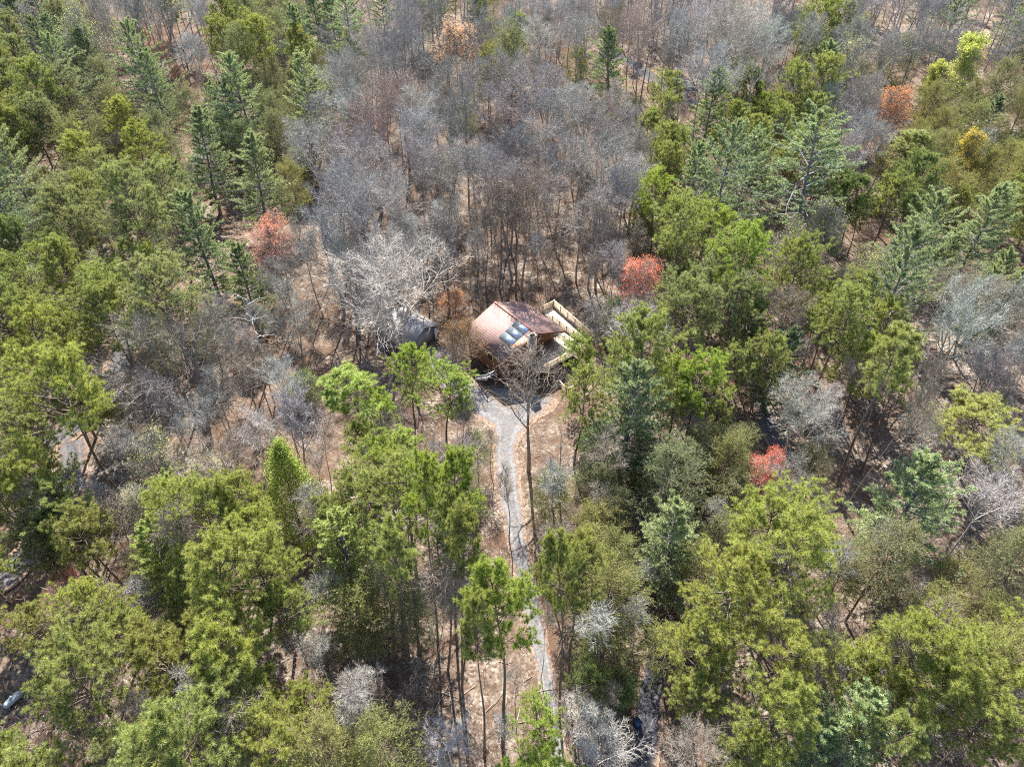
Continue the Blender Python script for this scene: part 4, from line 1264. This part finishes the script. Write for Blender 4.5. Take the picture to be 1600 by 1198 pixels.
# ------------------------------------------------------------------ labels: look first, then the thing it stands by, then its place among its like
MARKS = [("the red roofed house", 815, 515), ("the grey garage", 632, 508), ("the driveway's wide top", 798, 690), ("the driveway's narrow end", 835, 980),
         ("the cone shaped evergreen", 452, 772), ("the crimson maple", 1206, 732), ("the coral red maple", 1005, 432), ("the pink maple", 428, 360), ("the salmon maple", 710, 58),
         ("the orange maple", 1396, 162), ("the chartreuse tree", 1520, 88), ("the ochre tree", 1512, 236), ("the dark cabin", 1237, 47), ("the propane tank", 21, 1092), ("the blue bin", 995, 1133),
         ("the broad forked pine", 1532, 652), ("the fan shaped tree", 268, 540), ("the paved lane", 60, 700), ("the open white pine", 1282, 242), ("the mint white pine", 1344, 1152),
         ("the rust brown beech", 712, 512), ("the silver snag", 392, 490), ("the layered white pine", 203, 88)]
SPECIAL = {}
def special(kind, px, py, text):
    best = min((t for t in THINGS if t['key'] in kind), key=lambda t: (t['px'] - px) ** 2 + (t['py'] - py) ** 2)
    best['label'] = text
special('C', 452, 772, "dense bright green cone shaped evergreen with a yellow lit tip")
special('R', 1206, 732, "crimson maple in bud above the side road, the brightest red crown")
special('R', 1005, 432, "coral red maple in bud on the wood floor beside the grey trees by the house")
special('R', 428, 360, "pink maple in bud beside the big round white pine")
special('R', 710, 58, "salmon pink maple far up among purple grey bare trees")
special('R', 1396, 162, "orange maple far off, below the grey bare trees near the chartreuse tree")
special('R', 96, 902, "small coral maple between the lane and the big yellow green pines")
special('R', 1450, 735, "dim crimson maple at the foot of the broad forked pine")
special('R', 216, 52, "small orange maple beside the layered white pine, uppermost of three")
special('R', 250, 80, "small orange maple beside the layered white pine, middle of three")
special('R', 276, 112, "small orange maple beside the layered white pine, lowest of three")
special('Y', 1520, 88, "tall chartreuse tree in young leaf, brightest of the far trees")
special('Y', 1466, 116, "small chartreuse tree beside the tall chartreuse one")
special('Y', 1512, 236, "ochre yellow tree in flower below the chartreuse trees")
special('S', 268, 540, "fan shaped bare tree, the widest bare crown, its limbs spread from a low fork")
special('S', 604, 430, "broad pale grey bare tree whose limbs hang over the grey roofed garage")
special('W', 1282, 242, "open white pine with a long bare lower trunk and wide tiers of branches")
special('W', 203, 88, "layered white pine far up the slope, its tiers stepping down to one side")
special('W', 955, 96, "lone pale green white pine among the far grey trees")
special('W', 984, 644, "full round white pine beside the driveway below the house")
special('W', 1344, 1152, "mint green white pine at the lowest edge among yellow green pines")
special('W', 1430, 782, "mint green white pine with a dense flat top below the broad forked pine")
special('L', 1532, 652, "broad forked pine with a domed yellow green crown on a thick pale trunk")
special('N', 782, 930, "tall bright green pine standing alone over the tan ground beside the driveway")
special('L', 902, 546, "small bright green pine on a thin trunk beside the deck of the house")
special('L', 834, 1132, "small bright yellow green pine at the narrow end of the driveway")
special('L', 82, 588, "big yellow green pine spreading its limbs over the paved lane")
special('D', 392, 490, "silver dead tree with bare limbs beside the fan shaped bare tree")
special('D', 880, 705, "grey dead tree standing on the tan ground across the driveway")
special('D', 1440, 308, "bleached dead tree between the tall white pines")
special('P', 795, 760, "thin young bare tree standing in front of the driveway")

NOUN = {'N': 'tall pine', 'L': 'pine', 'W': 'white pine', 'V': 'scrub pine', 'B': 'bare tree', 'S': 'spreading bare tree', 'G': 'bare tree', 'R': 'maple', 'Y': 'tree', 'K': 'evergreen shrub', 'P': 'slender bare tree', 'T': 'bare tree', 'C': 'evergreen', 'D': 'dead tree'}
GROUP = {'N': 'tufted pines of the wood', 'L': 'tufted pines of the wood', 'W': 'white pines of the wood', 'V': 'fine needled pines of the wood', 'B': 'bare grey trees of the wood', 'S': 'spreading bare trees', 'T': 'bare grey trees of the wood', 'G': 'trees in young bud', 'R': 'maples in red bud',
         'Y': 'yellow trees', 'K': 'evergreen shrubs', 'P': 'slender bare trees of the wood floor', 'D': 'dead trees'}
for k in NOUN:
    ws = sorted(t['w'] for t in THINGS if t['key'] == k)
    for t in THINGS:
        if t['key'] == k and k in GROUP:
            t['o']['group'] = GROUP[k]
            f = sum(w < t['w'] for w in ws) / max(1, len(ws))
            t['size'] = 'small' if f < .3 else 'big' if f > .72 else 'middling'
def colour(t):
    if t['key'] == 'G':
        return t['tone'] + ' budding'
    if t['key'] in 'BSPDT':
        return t['bark'] or 'grey'
    return t['tone'] or 'green'
def where(t):
    m = min(MARKS, key=lambda m: (t['px'] - m[1]) ** 2 + (t['py'] - m[2]) ** 2)
    dx, dy = t['px'] - m[1], t['py'] - m[2]
    d = math.hypot(dx, dy)
    far = 'close ' if d < 75 else '' if d < 150 else 'well '
    side = ('above' if dy < 0 else 'below') if abs(dy) > abs(dx) else 'left of' if dx < 0 else 'right of'
    return far + side + ' ' + m[0]
ORD = ['', 'second', 'third', 'fourth', 'fifth', 'sixth', 'seventh', 'eighth', 'ninth', 'tenth', 'eleventh', 'twelfth']
NUM = ['none', 'one', 'two', 'three', 'four', 'five', 'six', 'seven', 'eight', 'nine', 'ten', 'eleven', 'twelve']
by = {}
for t in THINGS:
    if t['label']:
        t['o']['label'] = t['label']
    else:
        by.setdefault((t.get('size', ''), colour(t), NOUN[t['key']], where(t)), []).append(t)
WORST = 0
for (sz_, c, n, wh), ts in by.items():
    base = f"{sz_} {c} {n} {wh}"
    ts.sort(key=lambda t: t['px'])
    N_ = len(ts)
    WORST = max(WORST, N_)
    for i, t in enumerate(ts):
        if N_ == 1:
            t['o']['label'] = base
        else:
            place = 'leftmost' if i == 0 else 'rightmost' if i == N_ - 1 else (ORD[i] + ' from left' if i < len(ORD) else NUM[min(12, N_ - i)] + ' from right')
            t['o']['label'] = f"{base}, {place}"
print("TREES", len(THINGS), {k: sum(t['key'] == k for t in THINGS) for k in NOUN}, "worst", WORST, COUNT)
